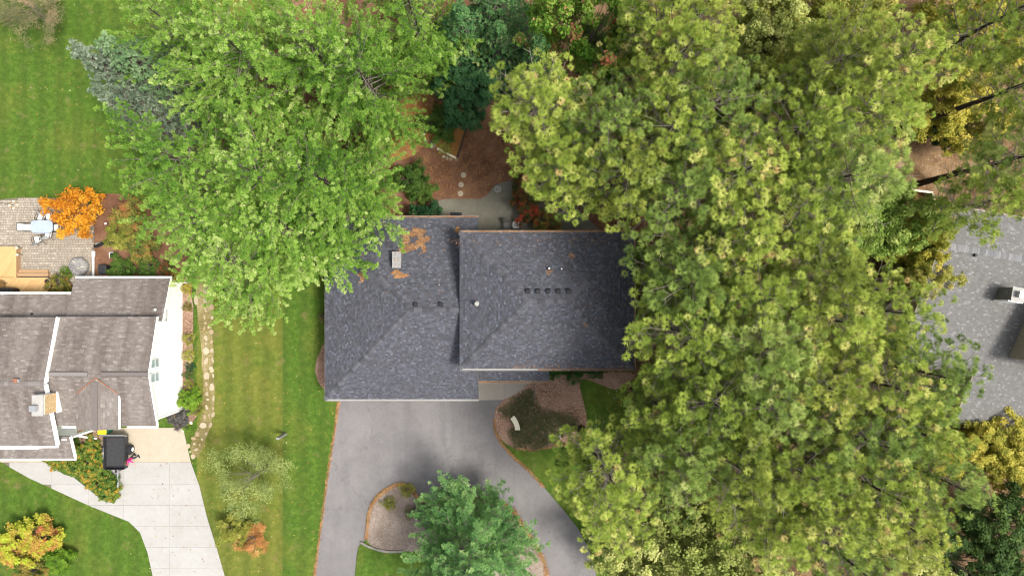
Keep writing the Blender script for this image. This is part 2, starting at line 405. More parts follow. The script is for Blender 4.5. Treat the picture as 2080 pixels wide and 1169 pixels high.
M['hair'] = plain('brown_hair', (0.10,0.06,0.03), 0.7)
M['yellow'] = plain('yellow_bin_lid', (0.72,0.50,0.02), 0.5, 0.08)
M['green_bin'] = plain('green_bin_body', (0.02,0.13,0.09), 0.5, 0.1)
M['metal_grey'] = plain('grey_wicker', (0.17,0.165,0.155), 0.8)
M['old_wood'] = plain('weathered_wood', (0.26,0.25,0.24), 0.9, 0.25)
M['leaf_orange'] = foliage('fallen_leaves', [(0, (0.16,0.07,0.02)), (0.5, (0.36,0.17,0.05)), (0.8, (0.48,0.32,0.08)), (1, (0.62,0.55,0.40))], 0.15, 0.5, 0.3)
M['needle_orange'] = foliage('fallen_pine_needles', [(0, (0.18,0.08,0.03)), (0.5, (0.36,0.18,0.07)), (1, (0.52,0.33,0.16))], 0.1, 1.5, 0.3)
M['pebble'] = shingle_mat('pebbles', [(0, (0.13,0.10,0.08)), (0.5, (0.28,0.225,0.185)), (1, (0.52,0.46,0.41))])
M['chip'] = shingle_mat('wood_chips', [(0, (0.13,0.075,0.05)), (0.5, (0.33,0.20,0.14)), (1, (0.54,0.41,0.31))])
# foliage kinds
M['f_red'] = foliage('red_pine_needles', [(0, (0.095,0.15,0.02)), (0.35, (0.25,0.34,0.047)), (0.7, (0.46,0.54,0.10)), (0.93, (0.68,0.66,0.22)), (1, (0.60,0.44,0.18))], 0.36, 0.45, 0.3)
M['f_red_green'] = foliage('greener_red_pine_needles', [(0, (0.075,0.125,0.022)), (0.35, (0.18,0.27,0.05)), (0.7, (0.34,0.44,0.10)), (1, (0.54,0.58,0.20))], 0.36, 0.45, 0.3)
M['f_red_gold'] = foliage('golden_red_pine_needles', [(0, (0.10,0.14,0.02)), (0.35, (0.25,0.315,0.045)), (0.7, (0.46,0.51,0.10)), (0.93, (0.66,0.62,0.20)), (1, (0.54,0.40,0.16))], 0.36, 0.5, 0.32)
M['f_white'] = foliage('white_pine_needles', [(0, (0.06,0.165,0.018)), (0.4, (0.185,0.355,0.042)), (0.72, (0.36,0.54,0.10)), (1, (0.60,0.70,0.26))], 0.38, 0.35, 0.36)
M['f_white_dark'] = foliage('island_pine_needles', [(0, (0.045,0.14,0.045)), (0.45, (0.11,0.25,0.078)), (0.75, (0.19,0.34,0.12)), (1, (0.36,0.48,0.20))], 0.35, 0.5, 0.3)
M['f_island'] = foliage('island_pine_shoots', [(0, (0.06,0.17,0.05)), (0.4, (0.15,0.32,0.09)), (0.72, (0.26,0.44,0.14)), (1, (0.46,0.58,0.25))], 0.36, 0.5, 0.3)
M['f_spruce'] = foliage('blue_spruce_needles', [(0, (0.09,0.135,0.085)), (0.5, (0.20,0.26,0.165)), (1, (0.40,0.45,0.35))], 0.2, 0.5, 0.3)
M['f_cedar'] = foliage('soft_green_needles', [(0, (0.07,0.15,0.06)), (0.5, (0.15,0.26,0.11)), (1, (0.27,0.38,0.19))], 0.25, 0.5, 0.3)
M['f_dark'] = foliage('dark_green_leaves', [(0, (0.012,0.05,0.016)), (0.5, (0.03,0.095,0.03)), (1, (0.06,0.15,0.05))], 0.25, 0.5, 0.3)
M['f_green'] = foliage('green_leaves', [(0, (0.03,0.08,0.012)), (0.5, (0.075,0.15,0.02)), (1, (0.18,0.27,0.05))], 0.35, 0.6, 0.3)
M['f_bright'] = foliage('bright_green_leaves', [(0, (0.07,0.16,0.012)), (0.5, (0.15,0.29,0.02)), (1, (0.30,0.44,0.05))], 0.35, 0.6, 0.3)
M['f_spring'] = foliage('light_green_leaves', [(0, (0.12,0.20,0.03)), (0.5, (0.24,0.36,0.06)), (1, (0.44,0.52,0.14))], 0.35, 0.6, 0.3)
M['f_shade'] = foliage('shaded_green_leaves', [(0, (0.03,0.07,0.012)), (0.5, (0.065,0.125,0.022)), (1, (0.13,0.20,0.04))], 0.3, 0.6, 0.3)  # darker green: the shade these trees stand in is put into the colour
M['f_willow'] = foliage('feathery_greygreen_leaves', [(0, (0.11,0.16,0.04)), (0.5, (0.24,0.31,0.085)), (1, (0.42,0.47,0.16))], 0.35, 0.6, 0.3)
M['f_maple'] = foliage('turning_maple_leaves', [(0, (0.07,0.17,0.014)), (0.5, (0.17,0.32,0.035)), (0.74, (0.36,0.40,0.09)), (0.88, (0.54,0.32,0.15)), (1, (0.58,0.17,0.10))], 0.35, 0.45, 0.28)
M['f_yellow'] = foliage('yellow_autumn_leaves', [(0, (0.22,0.24,0.03)), (0.45, (0.46,0.42,0.055)), (1, (0.70,0.58,0.12))], 0.35, 0.5, 0.35)
M['f_olive'] = foliage('olive_autumn_leaves', [(0, (0.16,0.18,0.025)), (0.5, (0.34,0.36,0.06)), (1, (0.58,0.52,0.14))], 0.35, 0.5, 0.35)
M['f_pale'] = foliage('pale_greygreen_leaves', [(0, (0.20,0.25,0.05)), (0.5, (0.41,0.46,0.12)), (1, (0.66,0.66,0.25))], 0.35, 0.5, 0.35)
M['f_orange'] = foliage('orange_maple_leaves', [(0, (0.42,0.13,0.008)), (0.5, (0.70,0.30,0.018)), (1, (0.85,0.50,0.05))], 0.35, 0.8, 0.3)
M['f_red_bush'] = foliage('red_autumn_leaves', [(0, (0.04,0.07,0.02)), (0.5, (0.13,0.10,0.025)), (0.75, (0.34,0.06,0.03)), (1, (0.52,0.10,0.05))], 0.3, 0.8, 0.4)
M['f_flower'] = foliage('flowering_bed_leaves', [(0, (0.04,0.10,0.015)), (0.45, (0.13,0.24,0.03)), (0.72, (0.28,0.36,0.06)), (0.82, (0.62,0.25,0.03)), (1, (0.66,0.36,0.06))], 0.3, 1.2, 0.3)
M['f_peach'] = foliage('peach_autumn_leaves', [(0, (0.34,0.14,0.04)), (0.5, (0.62,0.30,0.10)), (1, (0.80,0.48,0.20))], 0.3, 1.0, 0.2)
M['f_sunset'] = foliage('red_and_lime_leaves', [(0, (0.46,0.13,0.07)), (0.25, (0.60,0.34,0.09)), (0.5, (0.52,0.50,0.06)), (1, (0.48,0.60,0.05))], 0.35, 0.35, 0.5)
M['f_mix'] = foliage('green_and_red_leaves', [(0, (0.05,0.09,0.02)), (0.45, (0.17,0.19,0.035)), (0.75, (0.36,0.30,0.06)), (1, (0.42,0.12,0.06))], 0.3, 0.8, 0.35)
M['f_juniper'] = foliage('juniper_groundcover', [(0, (0.10,0.115,0.05)), (0.5, (0.20,0.19,0.09)), (1, (0.38,0.26,0.15))], 0.2, 0.6, 0.35)
M['f_box'] = foliage('boxwood_leaves', [(0, (0.015,0.07,0.01)), (0.5, (0.035,0.135,0.015)), (1, (0.07,0.21,0.03))], 0.3, 1.0, 0.25)
M['f_greyshrub'] = foliage('grey_shrub_leaves', [(0, (0.06,0.055,0.05)), (0.5, (0.12,0.115,0.105)), (1, (0.2,0.2,0.18))], 0.2, 1.0, 0.3)

# ------------------------------------------------------------------ the ground and what lies flat on it
def sheet(name, poly, z, mat, kind='structure', thick=0.05, **kw):
    o = MB().prism(poly, z-thick, z).build(name, mat, None, Vector((poly[0][0], poly[0][1], 0)))
    return tag(o, kind=kind, **kw)

g = bpy.data.meshes.new('ground')
S = 320.0; nseg = 32
gx = [(-S + 2*S*i/nseg) for i in range(nseg+1)]
g.from_pydata([(x, y, 0) for y in gx for x in gx], [], [(j*(nseg+1)+i, j*(nseg+1)+i+1, (j+1)*(nseg+1)+i+1, (j+1)*(nseg+1)+i) for j in range(nseg) for i in range(nseg)])
tag(link('ground', g, M['lawn']), kind='structure')

WOOD = smooth_poly(px_poly([(1255,748),(1290,745),(1292,470),(1330,420),(1350,330),(1250,200),(1120,120),(1000,-200),(2900,-200),(2900,1500),(1700,1500),(1500,1250),(1330,1130),(1270,1075),(1245,990),(1268,910),(1275,860),(1278,800)]), 4, 0.12)
sheet('woodland_ground', WOOD, 0.006, M['wood_floor'])
DIRT = smooth_poly(px_poly([(640,470),(660,330),(560,260),(520,120),(640,-60),(900,-160),(1100,-60),(1160,120),(1330,260),(1350,400),(1300,480),(1100,500),(870,500)]), 5, 0.08)
sheet('backyard_soil', DIRT, 0.012, M['dirt'])
STRAW = smooth_poly(px_poly([(790,300),(800,215),(840,190),(880,200),(878,250),(862,290),(840,315),(805,325)]), 5, 0.05)
sheet('pine_straw_patch', STRAW, 0.018, M['straw'])
SHADE_SOIL = smooth_poly(px_poly([(330,350),(350,430),(370,520),(395,545),(440,520),(560,540),(600,440),(560,300),(480,150),(390,80),(350,200)]), 5, 0.1)
sheet('soil_under_white_pines', SHADE_SOIL, 0.010, M['dirt'])
NBED = smooth_poly(px_poly([(192,405),(240,395),(300,420),(372,500),(388,545),(388,600),(345,600),(190,575),(190,500)]), 4, 0.05)
sheet('side_garden_soil', NBED, 0.02, M['dirt'])
PATH = smooth_poly(px_poly([(398,505),(425,505),(432,560),(432,640),(434,740),(436,800),(432,850),(420,885),(405,925),(392,925),(388,900),(405,860),(412,800),(410,740),(404,660),(398,600)]), 4, 0.06)
sheet('path_soil', PATH, 0.008, M['bare'])
DBED = smooth_poly(px_poly([(640,745),(652,708),(662,700),(672,720),(672,790),(660,790),(647,775)]), 4, 0.02)
sheet('west_mulch_bed', DBED, 0.03, M['mulch'])
WBED = smooth_poly(px_poly([(366,600),(390,605),(392,700),(393,780),(405,820),(400,845),(385,862),(366,880),(350,860),(350,830),(366,790),(366,700)]), 4, 0.03)
sheet('gable_wall_mulch_bed', WBED, 0.035, M['mulch'])

# asphalt drive
DRIVE = px_poly([(688,770),(690,812),(683,862),(668,960),(652,1080),(640,1169),(628,1260),(618,1340),(1245,1340),(1228,1240),(1212,1169),(1198,1120),(1176,1075),(1145,1035),(1108,992),(1075,958),(1042,930),(1020,905),(1006,875),(1004,848),(1012,822),(1022,812),(1030,770)])
sheet('asphalt_driveway', DRIVE, 0.045, M['asphalt'])
ISLE = smooth_poly(px_poly([(742,1095),(745,1050),(757,1015),(780,992),(812,979),(835,989),(852,1012),(885,1016),(960,1010),(1030,1022),(1068,1070),(1100,1122),(1112,1169),(1122,1240),(1128,1300),(705,1300),(720,1180),(728,1112)]), 5)
o = MB().prism(ISLE, 0.0, 0.10).build('island_lawn', M['lawn'], None, Vector((ISLE[0][0], ISLE[0][1], 0))); tag(o, kind='structure')
GRAVEL = smooth_poly(px_poly([(744,1092),(748,1052),(760,1018),(782,996),(812,984),(832,993),(850,1016),(885,1021),(960,1016),(1026,1027),(1062,1074),(1095,1125),(1105,1180),(960,1190),(860,1125),(818,1117),(770,1112)]), 5)
sheet('island_gravel_bed', GRAVEL, 0.125, M['gravel_bed'], thick=0.03)
FRONT = smooth_poly(px_poly([(1012,822),(1060,780),(1085,765),(1280,755),(1250,790),(1180,770),(1192,850),(1185,890),(1140,905),(1080,912),(1045,908),(1020,893),(1006,865),(1005,842)]), 4, 0.02)
sheet('front_mulch_bed', FRONT, 0.06, M['mulch'], thick=0.06)

# pale concrete drive and front walk: separate slabs
DRV = px_poly([(215,868),(372,868),(388,938),(405,985),(421,1050),(440,1110),(457,1169),(478,1250),(338,1250),(311,1169),(300,1120),(285,1080),(262,1058),(180,1025),(60,970),(-20,925),(-60,905),(-60,890),(60,925),(92,938),(130,962),(150,968),(200,1008),(232,1022),(243,1000),(235,970),(215,945),(208,905)])
drv = tag(MB().prism(DRV, -0.05, 0.012).build('concrete_driveway', M['sand'], None, Vector((*P2(345,938), 0))), kind='structure')
rows = [860, 938, 983, 1025, 1067, 1110, 1152, 1195, 1255]; colsx = [-70, 20, 105, 180, 252, 345, 490]
gp = 0.005
for r in range(len(rows)-1):
    for c in range(len(colsx)-1):
        if r == 0 and c == 4: continue
        x0 = colsx[c] if not (r == 0 and c == 5) else 252
        a, b = P2(x0, rows[r+1]), P2(colsx[c+1], rows[r])
        rect = [(a[0]+gp, a[1]+gp), (b[0]-gp, a[1]+gp), (b[0]-gp, b[1]-gp), (a[0]+gp, b[1]-gp)]
        q = clip_convex(ccw(DRV), rect)
        if len(q) > 2 and area2(q) > 0.15:
            sub(MB().prism(q, 0.0, 0.045+random.uniform(-.004,.004)), 'slab', M['concrete_tan'] if r == 0 else M['concrete'], drv, drv.location)

# back patio and entry walk of the dark-roofed house
PAT = px_poly([(886,437),(884,418),(892,407),(905,404),(975,404),(990,396),(1005,376),(1030,368),(1060,372),(1150,400),(1190,440),(1230,478),(1230,520),(886,520)])
pat = tag(MB().prism(PAT, -0.05, 0.03).build('back_patio', M['sand'], None, Vector((*P2(1000,430), 0))), kind='structure')
for y0, y1 in ((360,434),(434,530)):
    for x0, x1 in ((870,924),(924,967),(967,1017),(1017,1100),(1100,1170),(1170,1240)):
        a, b = P2(x0, y1), P2(x1, y0)
        q = clip_convex(ccw(PAT), [(a[0]+gp, a[1]+gp), (b[0]-gp, a[1]+gp), (b[0]-gp, b[1]-gp), (a[0]+gp, b[1]-gp)])
        if len(q) > 2 and area2(q) > 0.1: sub(MB().prism(q, 0, 0.06), 'slab', M['concrete_old'], pat, pat.location)
ENT = px_poly([(968,812),(1022,811),(1046,800),(1064,787),(1086,772),(1110,740),(968,740)])
ent = tag(MB().prism(ENT, -0.05, 0.055).build('entry_walk', M['sand'], None, Vector((*P2(1000,790), 0))), kind='structure')
for x0, x1 in ((960,1025),(1025,1130)):
    a, b = P2(x0, 815), P2(x1, 735)
    q = clip_convex(ccw(ENT), [(a[0]+gp, a[1]+gp), (b[0]-gp, a[1]+gp), (b[0]-gp, b[1]-gp), (a[0]+gp, b[1]-gp)])
    sub(MB().prism(q, 0, 0.085), 'slab', M['concrete_entry'], ent, ent.location)

# paver patio of the white house: the pavers are small and laid in running bond
PVA = px_poly([(-60,415),(12,404),(50,401),(110,402),(168,408),(191,420),(193,575),(-60,610)])
pv = tag(MB().prism(PVA, -0.05, 0.03).build('paver_patio', M['sand'], None, Vector((*P2(90,480), 0))), kind='structure')
mb = MB(); cc = ccw(PVA)
x0, y0 = P2(-60, 612); x1, y1 = P2(195, 400)
ry = y0; k = 0
while ry < y1:
    rx = x0 - random.uniform(0, 0.2)
    while rx < x1:
        w = random.choice((0.16, 0.21, 0.21, 0.25)); zt = 0.055+random.uniform(-.004,.004)
        q = [(rx+.008, ry+.008), (rx+w-.008, ry+.008), (rx+w-.008, ry+.172), (rx+.008, ry+.172)]
        if in_poly(np.array([a[0] for a in q]), np.array([a[1] for a in q]), cc).all():
            b = .014
            ring = [(q[0][0]+b, q[0][1]+b), (q[1][0]-b, q[1][1]+b), (q[2][0]-b, q[2][1]-b), (q[3][0]+b, q[3][1]-b)]
            mb.add([(a[0], a[1], 0.025) for a in q]+[(a[0], a[1], zt) for a in ring], [(4,5,6,7),(0,1,5,4),(1,2,6,5),(2,3,7,6),(3,0,4,7)])
        rx += w
    ry += 0.18
pvo = sub(mb, 'pavers', M['paver'], pv, pv.location); pvo['kind'] = 'stuff'

# ------------------------------------------------------------------ roofs
def shingles(mb, poly3, expo=0.13, wmin=0.10, wmax=0.23, lift=0.017, rng=random):
    "lays single tabs in courses over one planar slope (outline convex)"
    pts = [Vector(p) for p in poly3]; n = Vector((0,0,0))
    for i in range(len(pts)):
        a, b = pts[i], pts[(i+1)%len(pts)]; n += a.cross(b)
    n.normalize()
    if n.z < 0: n = -n
    v = (Vector((0,0,1)) - n*n.z).normalized(); u = v.cross(n).normalized(); o = pts[0]
    q2 = ccw([((p-o).dot(u), (p-o).dot(v)) for p in pts])
    us = [p[0] for p in q2]; vs_ = [p[1] for p in q2]
    vv = min(vs_); m = len(q2)
    edges = []
    for i in range(m):
        a, b = q2[i], q2[(i+1)%m]; L = math.hypot(b[0]-a[0], b[1]-a[1])
        if L > 1e-6: edges.append((a[0], a[1], -(b[1]-a[1])/L, (b[0]-a[0])/L))
    def dist(x, y): return min((x-e[0])*e[2]+(y-e[1])*e[3] for e in edges)
    while vv < max(vs_):
        uu = min(us) - rng.uniform(0, wmax); v1 = vv+expo*1.0
        while uu < max(us):
            w = rng.uniform(wmin, wmax); q = [(uu+.004, vv), (uu+w-.004, vv), (uu+w-.004, v1), (uu+.004, v1)]
            ds = [dist(*p) for p in q]
            if max(ds) > 0 or True:
                if min(ds) < 0: q = clip_convex(q, q2) if max(ds) > -0.3 else []
                if len(q) >= 3 and area2(q) > 0.0008:
                    h0 = lift*rng.uniform(0.7, 1.5)
                    top = [o + u*p[0] + v*p[1] + n*(0.004 + h0*(1-(p[1]-vv)/expo)) for p in q]
                    bot = [o + u*p[0] + v*p[1] - n*0.002 for p in q]
                    k = len(q); fs = [tuple(range(k))]
                    for i in range(k):
                        j = (i+1)%k
                        if not (abs(q[i][1]-v1) < 1e-6 and abs(q[j][1]-v1) < 1e-6): fs.append((i, k+i, k+j, j))
                    mb.add(top+bot, fs)
            uu += w
        vv += expo
def ridge_caps(name, a, b, mat, roof, origin, fold=0.35, w=0.30, expo=0.26):
    "one small bent cap after another along a hip or ridge; each its own part, all sharing one mesh"
    a, b = Vector(a), Vector(b); d = (b-a); L = d.length; d.normalize()
    me = MB().add([(0,-w/2,-w/2*fold),(0,0,0.0),(0,w/2,-w/2*fold),(expo+.04,-w/2,-w/2*fold-.018),(expo+.04,0,-.018),(expo+.04,w/2,-w/2*fold-.018),
                   (0,-w/2,-w/2*fold-.03),(0,0,-.03),(0,w/2,-w/2*fold-.03)],
                  [(0,1,4,3),(1,2,5,4),(0,6,7,1),(1,7,8,2)][::1]).mesh(name)
    me.materials.append(mat)
    side = Vector((0,0,1)).cross(d).normalized(); up = d.cross(side).normalized()
    R = Matrix((d, side, up)).transposed().to_4x4()
    for i in range(int(L/expo)):
        ob = bpy.data.objects.new(name, me); C.objects.link(ob); ob.parent = roof
        ob.matrix_local = Matrix.Translation(a + d*(i*expo) - Vector(origin) + up*0.06) @ R
def gutter(a, b, w=0.12, h=0.11, out=(0,0,0)):
    "open trough between two points"
    a, b = Vector(a), Vector(b); d = (b-a).normalized(); s = Vector((0,0,1)).cross(d).normalized()
    mb = MB()
    mb.bar(a - Vector((0,0,h/2)), b - Vector((0,0,h/2)), w, 0.012)
    for k in (-1, 1): mb.bar(a + s*k*w/2, b + s*k*w/2, 0.016, h)
    return mb
def needles_on(poly, n, zf, L=0.13, w=0.010, rng=RNG, lift=0.03):
    "loose fallen needles over an outline; zf gives the height"
    p = scatter(poly, n, rng)
    m_ = np.sin(p[:,0]*5.1+p[:,1]*2.3)+np.sin(p[:,1]*6.7-p[:,0]*3.1)+np.sin(p[:,0]*13+1)*np.sin(p[:,1]*11.3)*.9
    p = p[m_ > rng.normal(-.55, .35, n)]; n = len(p)
    z = np.array([zf(x, y) for x, y in p]); a = rng.uniform(0, 2*np.pi, n); l = L*rng.uniform(.6, 1.3, n)
    d = np.stack([np.cos(a)*l, np.sin(a)*l, rng.uniform(-.3, .3, n)*l*.5], 1); s = np.stack([-np.sin(a)*w, np.cos(a)*w, np.zeros(n)], 1)
    base = np.stack([p[:,0], p[:,1], z+rng.uniform(.006, lift, n)], 1)
    V = np.stack([base-d/2-s, base-d/2+s, base+d/2+s, base+d/2-s], 1)
    return V.reshape(-1, 3), np.repeat(rng.random(n), 4)

# ---- dark-roofed house in the middle
def rect_pts(x0, x1, y0, y1, z): return [Vector((x0,y0,z)), Vector((x1,y0,z)), Vector((x1,y1,z)), Vector((x0,y1,z))]
HO = Vector((0, -1.2, 0))
house = empty('house', HO, 'two-storey house with charcoal shingled hip roofs at the top of the asphalt driveway', 'house')
ZE, ZR = 5.6, 7.45                                      # eave and ridge of the upper roof
mx0, mx1 = P(934,0,ZE).x, P(1287,0,ZE).x; my1, my0 = P(0,472,ZE).y, P(0,748,ZE).y
run = (my1-my0)/2; ym = (my0+my1)/2
R1, R2 = Vector((mx0+run, ym, ZR)), Vector((mx1-run, ym, ZR))
SW, SE, NE, NW = rect_pts(mx0, mx1, my0, my1, ZE)
upl = [[SW,SE,R2,R1], [NE,NW,R1,R2], [SE,NE,R2], [NW,SW,R1]]
LE, LR = 2.95, 5.52                                     # lower roof over the garage
lx0, lx1 = P(660,0,LE).x, P(972,0,LE).x; ly1, ly0 = P(0,442,LE).y, P(0,810,LE).y
lrun = (ly1-ly0)/2; lym = (ly0+ly1)/2
L1, L2 = Vector((lx0+lrun, lym, LR)), Vector((lx1, lym, LR))
lSW, lSE, lNE, lNW = rect_pts(lx0, lx1, ly0, ly1, LE)
lpl = [[lSW,lSE,L2,L1], [lNE,lNW,L1,L2], [lNW,lSW,L1]]
# porch strip roof
PE = 2.95
px0, px1 = lx1+0.003, P(1115,0,PE).x; py0 = P(0,773,PE).y; pyt = my0+0.55
ppl = [[Vector((px0,py0,PE)), Vector((px1,py0,PE)), Vector((px1,pyt,PE+(pyt-py0)*0.41)), Vector((px0,pyt,PE+(pyt-py0)*0.41))]]
def roof_part(name, planes, house_, origin, under, shing, thick=0.16, **kw):
    mb = MB()
    for pl in planes: mb.slab3(pl, thick)
    r = mb.build(name, under, house_)
    mb = MB()
    for pl in planes: shingles(mb, pl, **kw)
    s = sub(mb, 'shingles', shing, r, origin); s['kind'] = 'stuff'
    return r
roof_u = roof_part('roof', upl, house, HO, M['under_dark'], M['roof_dark'])
roof_u['label'] = 'upper hip roof of the two-storey block'
roof_l = roof_part('roof', lpl, house, HO, M['under_dark'], M['roof_dark'])
roof_l['label'] = 'lower hip roof over the garage wing'
roof_p = roof_part('roof', ppl, house, HO, M['under_dark'], M['roof_dark'])
roof_p['label'] = 'narrow porch roof above the entry walk'
for a, b in ((SW,R1),(SE,R2),(NE,R2),(NW,R1),(R1,R2)): ridge_caps('ridge_cap', a, b, M['cap_dark'], roof_u, HO, 0.3)
for a, b in ((lSW,L1),(lNW,L1),(L1,Vector((mx0+.35, lym, LR)))): ridge_caps('ridge_cap', a, b, M['cap_dark'], roof_l, HO, 0.3)
# walls
wx0, wx1, wy0, wy1 = mx0+.45, mx1-.45, my0+.45, my1-.45
MB().box(((wx0+wx1)/2, (wy0+wy1)/2, ZE/2-.03), (wx1-wx0, wy1-wy0, ZE-.06)).build('wall', M['brown_wall'], house)
gx0, gx1, gy0, gy1 = lx0+.4, wx0-.01, ly0+.45, ly1-.4
MB().box(((gx0+gx1)/2, (gy0+gy1)/2, LE/2-.05), (gx1-gx0, gy1-gy0, LE-.1)).build('wall', M['brown_wall'], house)
gab = MB().add([Vector((lx1-.35, ly0+.45, LE-.1)), Vector((lx1-.35, ly1-.4, LE-.1)), Vector((lx1-.35, lym, LR-.2)), Vector((lx1-.30, ly0+.45, LE-.1)), Vector((lx1-.30, ly1-.4, LE-.1)), Vector((lx1-.30, lym, LR-.2))],
               [(0,1,2),(5,4,3),(0,3,4,1),(1,4,5,2),(2,5,3,0)]); gab.build('wall', M['brown_wall'], house)
for k in range(2):                                      # garage doors face the drive
    gx = P(745+k*140,0,1.2).x
    d = MB().box((gx, gy0-.025, 1.12), (4.2, .05, 2.2)).build('garage_door', M['white'], house)
    for j in range(4): sub(MB().box((gx, gy0-.056, .35+j*.53), (4.0, .012, .46)), 'door_panel', M['white'], d, HO)
for x, z in ((-1.2,4.4),(2.2,4.4),(5.8,4.4),(4.6,1.6)):
    w_ = MB().box((x, wy0-.02, z), (1.5, .04, 1.2)).build('window', M['white'], house)
    sub(MB().box((x-.36, wy0-.046, z), (.62, .012, 1.04)), 'pane', M['glass'], w_, HO); sub(MB().box((x+.36, wy0-.046, z), (.62, .012, 1.04)), 'pane', M['glass'], w_, HO)
dd = MB().box((0.4, wy0-.03, 1.13), (1.0, .06, 2.1)).build('door', M['copper'], house)
sub(MB().box((0.75, wy0-.07, 1.1), (.05, .03, .16)), 'handle', M['steel'], dd, HO)
for x in (px0+.25, px1-.2): MB().box((x, py0+.18, PE/2-.03), (.14, .14, PE-.06)).build('porch_post', M['white'], house)
# gutters with pine needles lying in them
def gut(a, b, mat, fill=True):
    gt = gutter(a, b).build('gutter', mat, house)
    if fill:
        a, b = Vector(a), Vector(b); n = int((b-a).length*70); r = RNG.random(n); c = np.array(a)[None]+(np.array(b)-np.array(a))[None]*r[:,None]
        c += RNG.normal(0, 1, (n,3))*np.array([.035,.035,.012]); c[:,2] += .035
        ang = RNG.normal(0, .6, n) + math.atan2(b.y-a.y, b.x-a.x); l = RNG.uniform(.05,.13,n)
        d = np.stack([np.cos(ang)*l, np.sin(ang)*l, RNG.normal(0,.012,n)],1); s = np.stack([-np.sin(ang), np.cos(ang), np.zeros(n)],1)*.009
        me = face_mesh('needle_debris', np.stack([c-d/2-s, c-d/2+s, c+d/2+s, c+d/2-s],1).reshape(-1,3)-np.array(HO), 4, np.repeat(RNG.random(n)*.5,4))
        ob = link('needle_debris', me, M['needle_orange'], gt); ob['kind'] = 'stuff'
e = .075
gut((mx0, my1+e, ZE-.06), (mx1, my1+e, ZE-.06), M['gutter_brown']); gut((mx0, my0-e, ZE-.06), (mx0+(mx1-mx0)*.45, my0-e, ZE-.06), M['concrete'], False)
gut((mx0+(mx1-mx0)*.45+.02, my0-e, ZE-.06), (mx1, my0-e, ZE-.06), M['gutter_brown']); gut((mx1+e, my0, ZE-.06), (mx1+e, my1, ZE-.06), M['gutter_brown'])
gut((lx0, ly0-e, LE-.06), (lx1, ly0-e, LE-.06), M['concrete'], False); gut((lx0, ly1+e, LE-.06), (lx1, ly1+e, LE-.06), M['gutter_brown'])
gut((px0+.02, py0-e, PE-.06), (px1, py0-e, PE-.06), M['gutter_brown'])
MB().bar((mx0-.012, my0, ZE-.07), (mx0-.012, my1, ZE-.07), .02, .14).build('fascia', M['black_metal'], house)
MB().bar((lx0-.012, ly0, LE-.07), (lx0-.012, ly1, LE-.07), .02, .14).build('fascia', M['gutter_brown'], house)
# heights on the slopes
def z_up(x, y): return min(ZE+(ZR-ZE)*min(max(x-mx0,0), max(mx1-x,0), max(y-my0,0), max(my1-y,0))/run, ZR)
def z_lo(x, y): return min(LE+(LR-LE)*min(max(x-lx0,0), max(y-ly0,0), max(ly1-y,0))/lrun, LR)
def on_roof(px, py, zf):
    z = 4.5
    for _ in range(8): q = P(px, py, z); z = zf(q.x, q.y)
    q = P(px, py, z); q.z = z; return q
# box vents, pipes, flue, chimney
for px, py, zf in [(845,618,z_lo),(896,618,z_lo)]+[(1072+k*20.6, 591, z_up) for k in range(5)]:
    q = on_roof(px, py, zf); MB().bbox((q.x, q.y, q.z+.10), (.27, .27, .24), .03, rx=-.25 if zf is z_lo else .25).build('roof_vent', M['under_dark'], house)
for px, py, zf, r in ((893,578,z_lo,.045),(1115,545,z_up,.075),(1140,546,z_up,.055)):
    q = on_roof(px, py, zf); vp = MB().lathe(q-Vector((0,0,.1)), [(r,0),(r,.42),(r*.75,.42),(r*.75,.3)], 14).build('vent_pipe', M['black'], house)
    sub(MB().lathe(q+Vector((0,0,.33)), [(r*.95,0),(r*.8,.012)], 14), 'pipe_collar', M['steel'], vp, HO)
q = on_roof(969, 616, z_up)
fl = MB().lathe(q-Vector((0,0,.1)), [(.20,0),(.20,.14),(.12,.18),(.11,.42)], 20).build('flue', M['steel'], house)
sub(MB().lathe(q+Vector((0,0,.34)), [(.14,0),(.16,.05),(.10,.10)], 20), 'flue_cap', M['concrete'], fl, HO)
q = on_roof(808, 528, z_lo)
ch = MB().box((q.x, q.y, q.z+.05), (.5, 1.0, .85)).build('chimney', M['old_wood'], house)
sub(MB().box((q.x, q.y, q.z+.50), (.58, 1.08, .06)), 'chimney_cap', M['old_wood'], ch, HO)
sub(MB().lathe((q.x, q.y, q.z+.53), [(.10,0),(.10,.12)], 14), 'flue', M['gutter_brown'], ch, HO)
# drifts of orange needles caught on the roof
V, Rr = [], []
def drift(poly_px, n, zf, lift=.05):
    z0 = 4.3; base = smooth_poly([tuple(on_roof(a, b, zf).xy) for a, b in poly_px], 4, .05)
    v, r = needles_on(base, n, zf, lift=lift); V.append(v); Rr.append(r)
drift([(812,468),(838,462),(868,470),(872,485),(862,495),(866,508),(850,516),(836,508),(818,515),(806,512),(812,495),(822,488)], 2000, z_lo, .10)
drift([(790,556),(806,549),(818,556),(830,557),(822,563),(792,564)], 1100, z_lo)
drift([(722,562),(735,553),(740,568),(730,575)], 160, z_lo)
drift([(925,464),(934,461),(936,474),(926,474)], 160, z_lo); drift([(1154,515),(1166,512),(1168,525),(1156,526)], 45, z_up)
drift([(1110,549),(1122,549),(1122,556),(1110,556)], 35, z_up); drift([(1180,655),(1195,655),(1195,662),(1180,662)], 25, z_up)
drift([(940,478),(1280,478),(1270,500),(950,500)], 260, z_up, .02); drift([(1150,480),(1284,480),(1284,740),(1240,740),(1170,600)], 420, z_up, .02)
drift([(700,440),(930,450),(928,600),(780,600)], 330, z_lo, .02); drift([(1050,740),(1284,740),(1284,746),(1050,746)], 260, z_up, .02)
nd = link('pine_needle_drifts', face_mesh('pine_needle_drifts', np.concatenate(V), 4, np.concatenate(Rr)), M['needle_orange'])
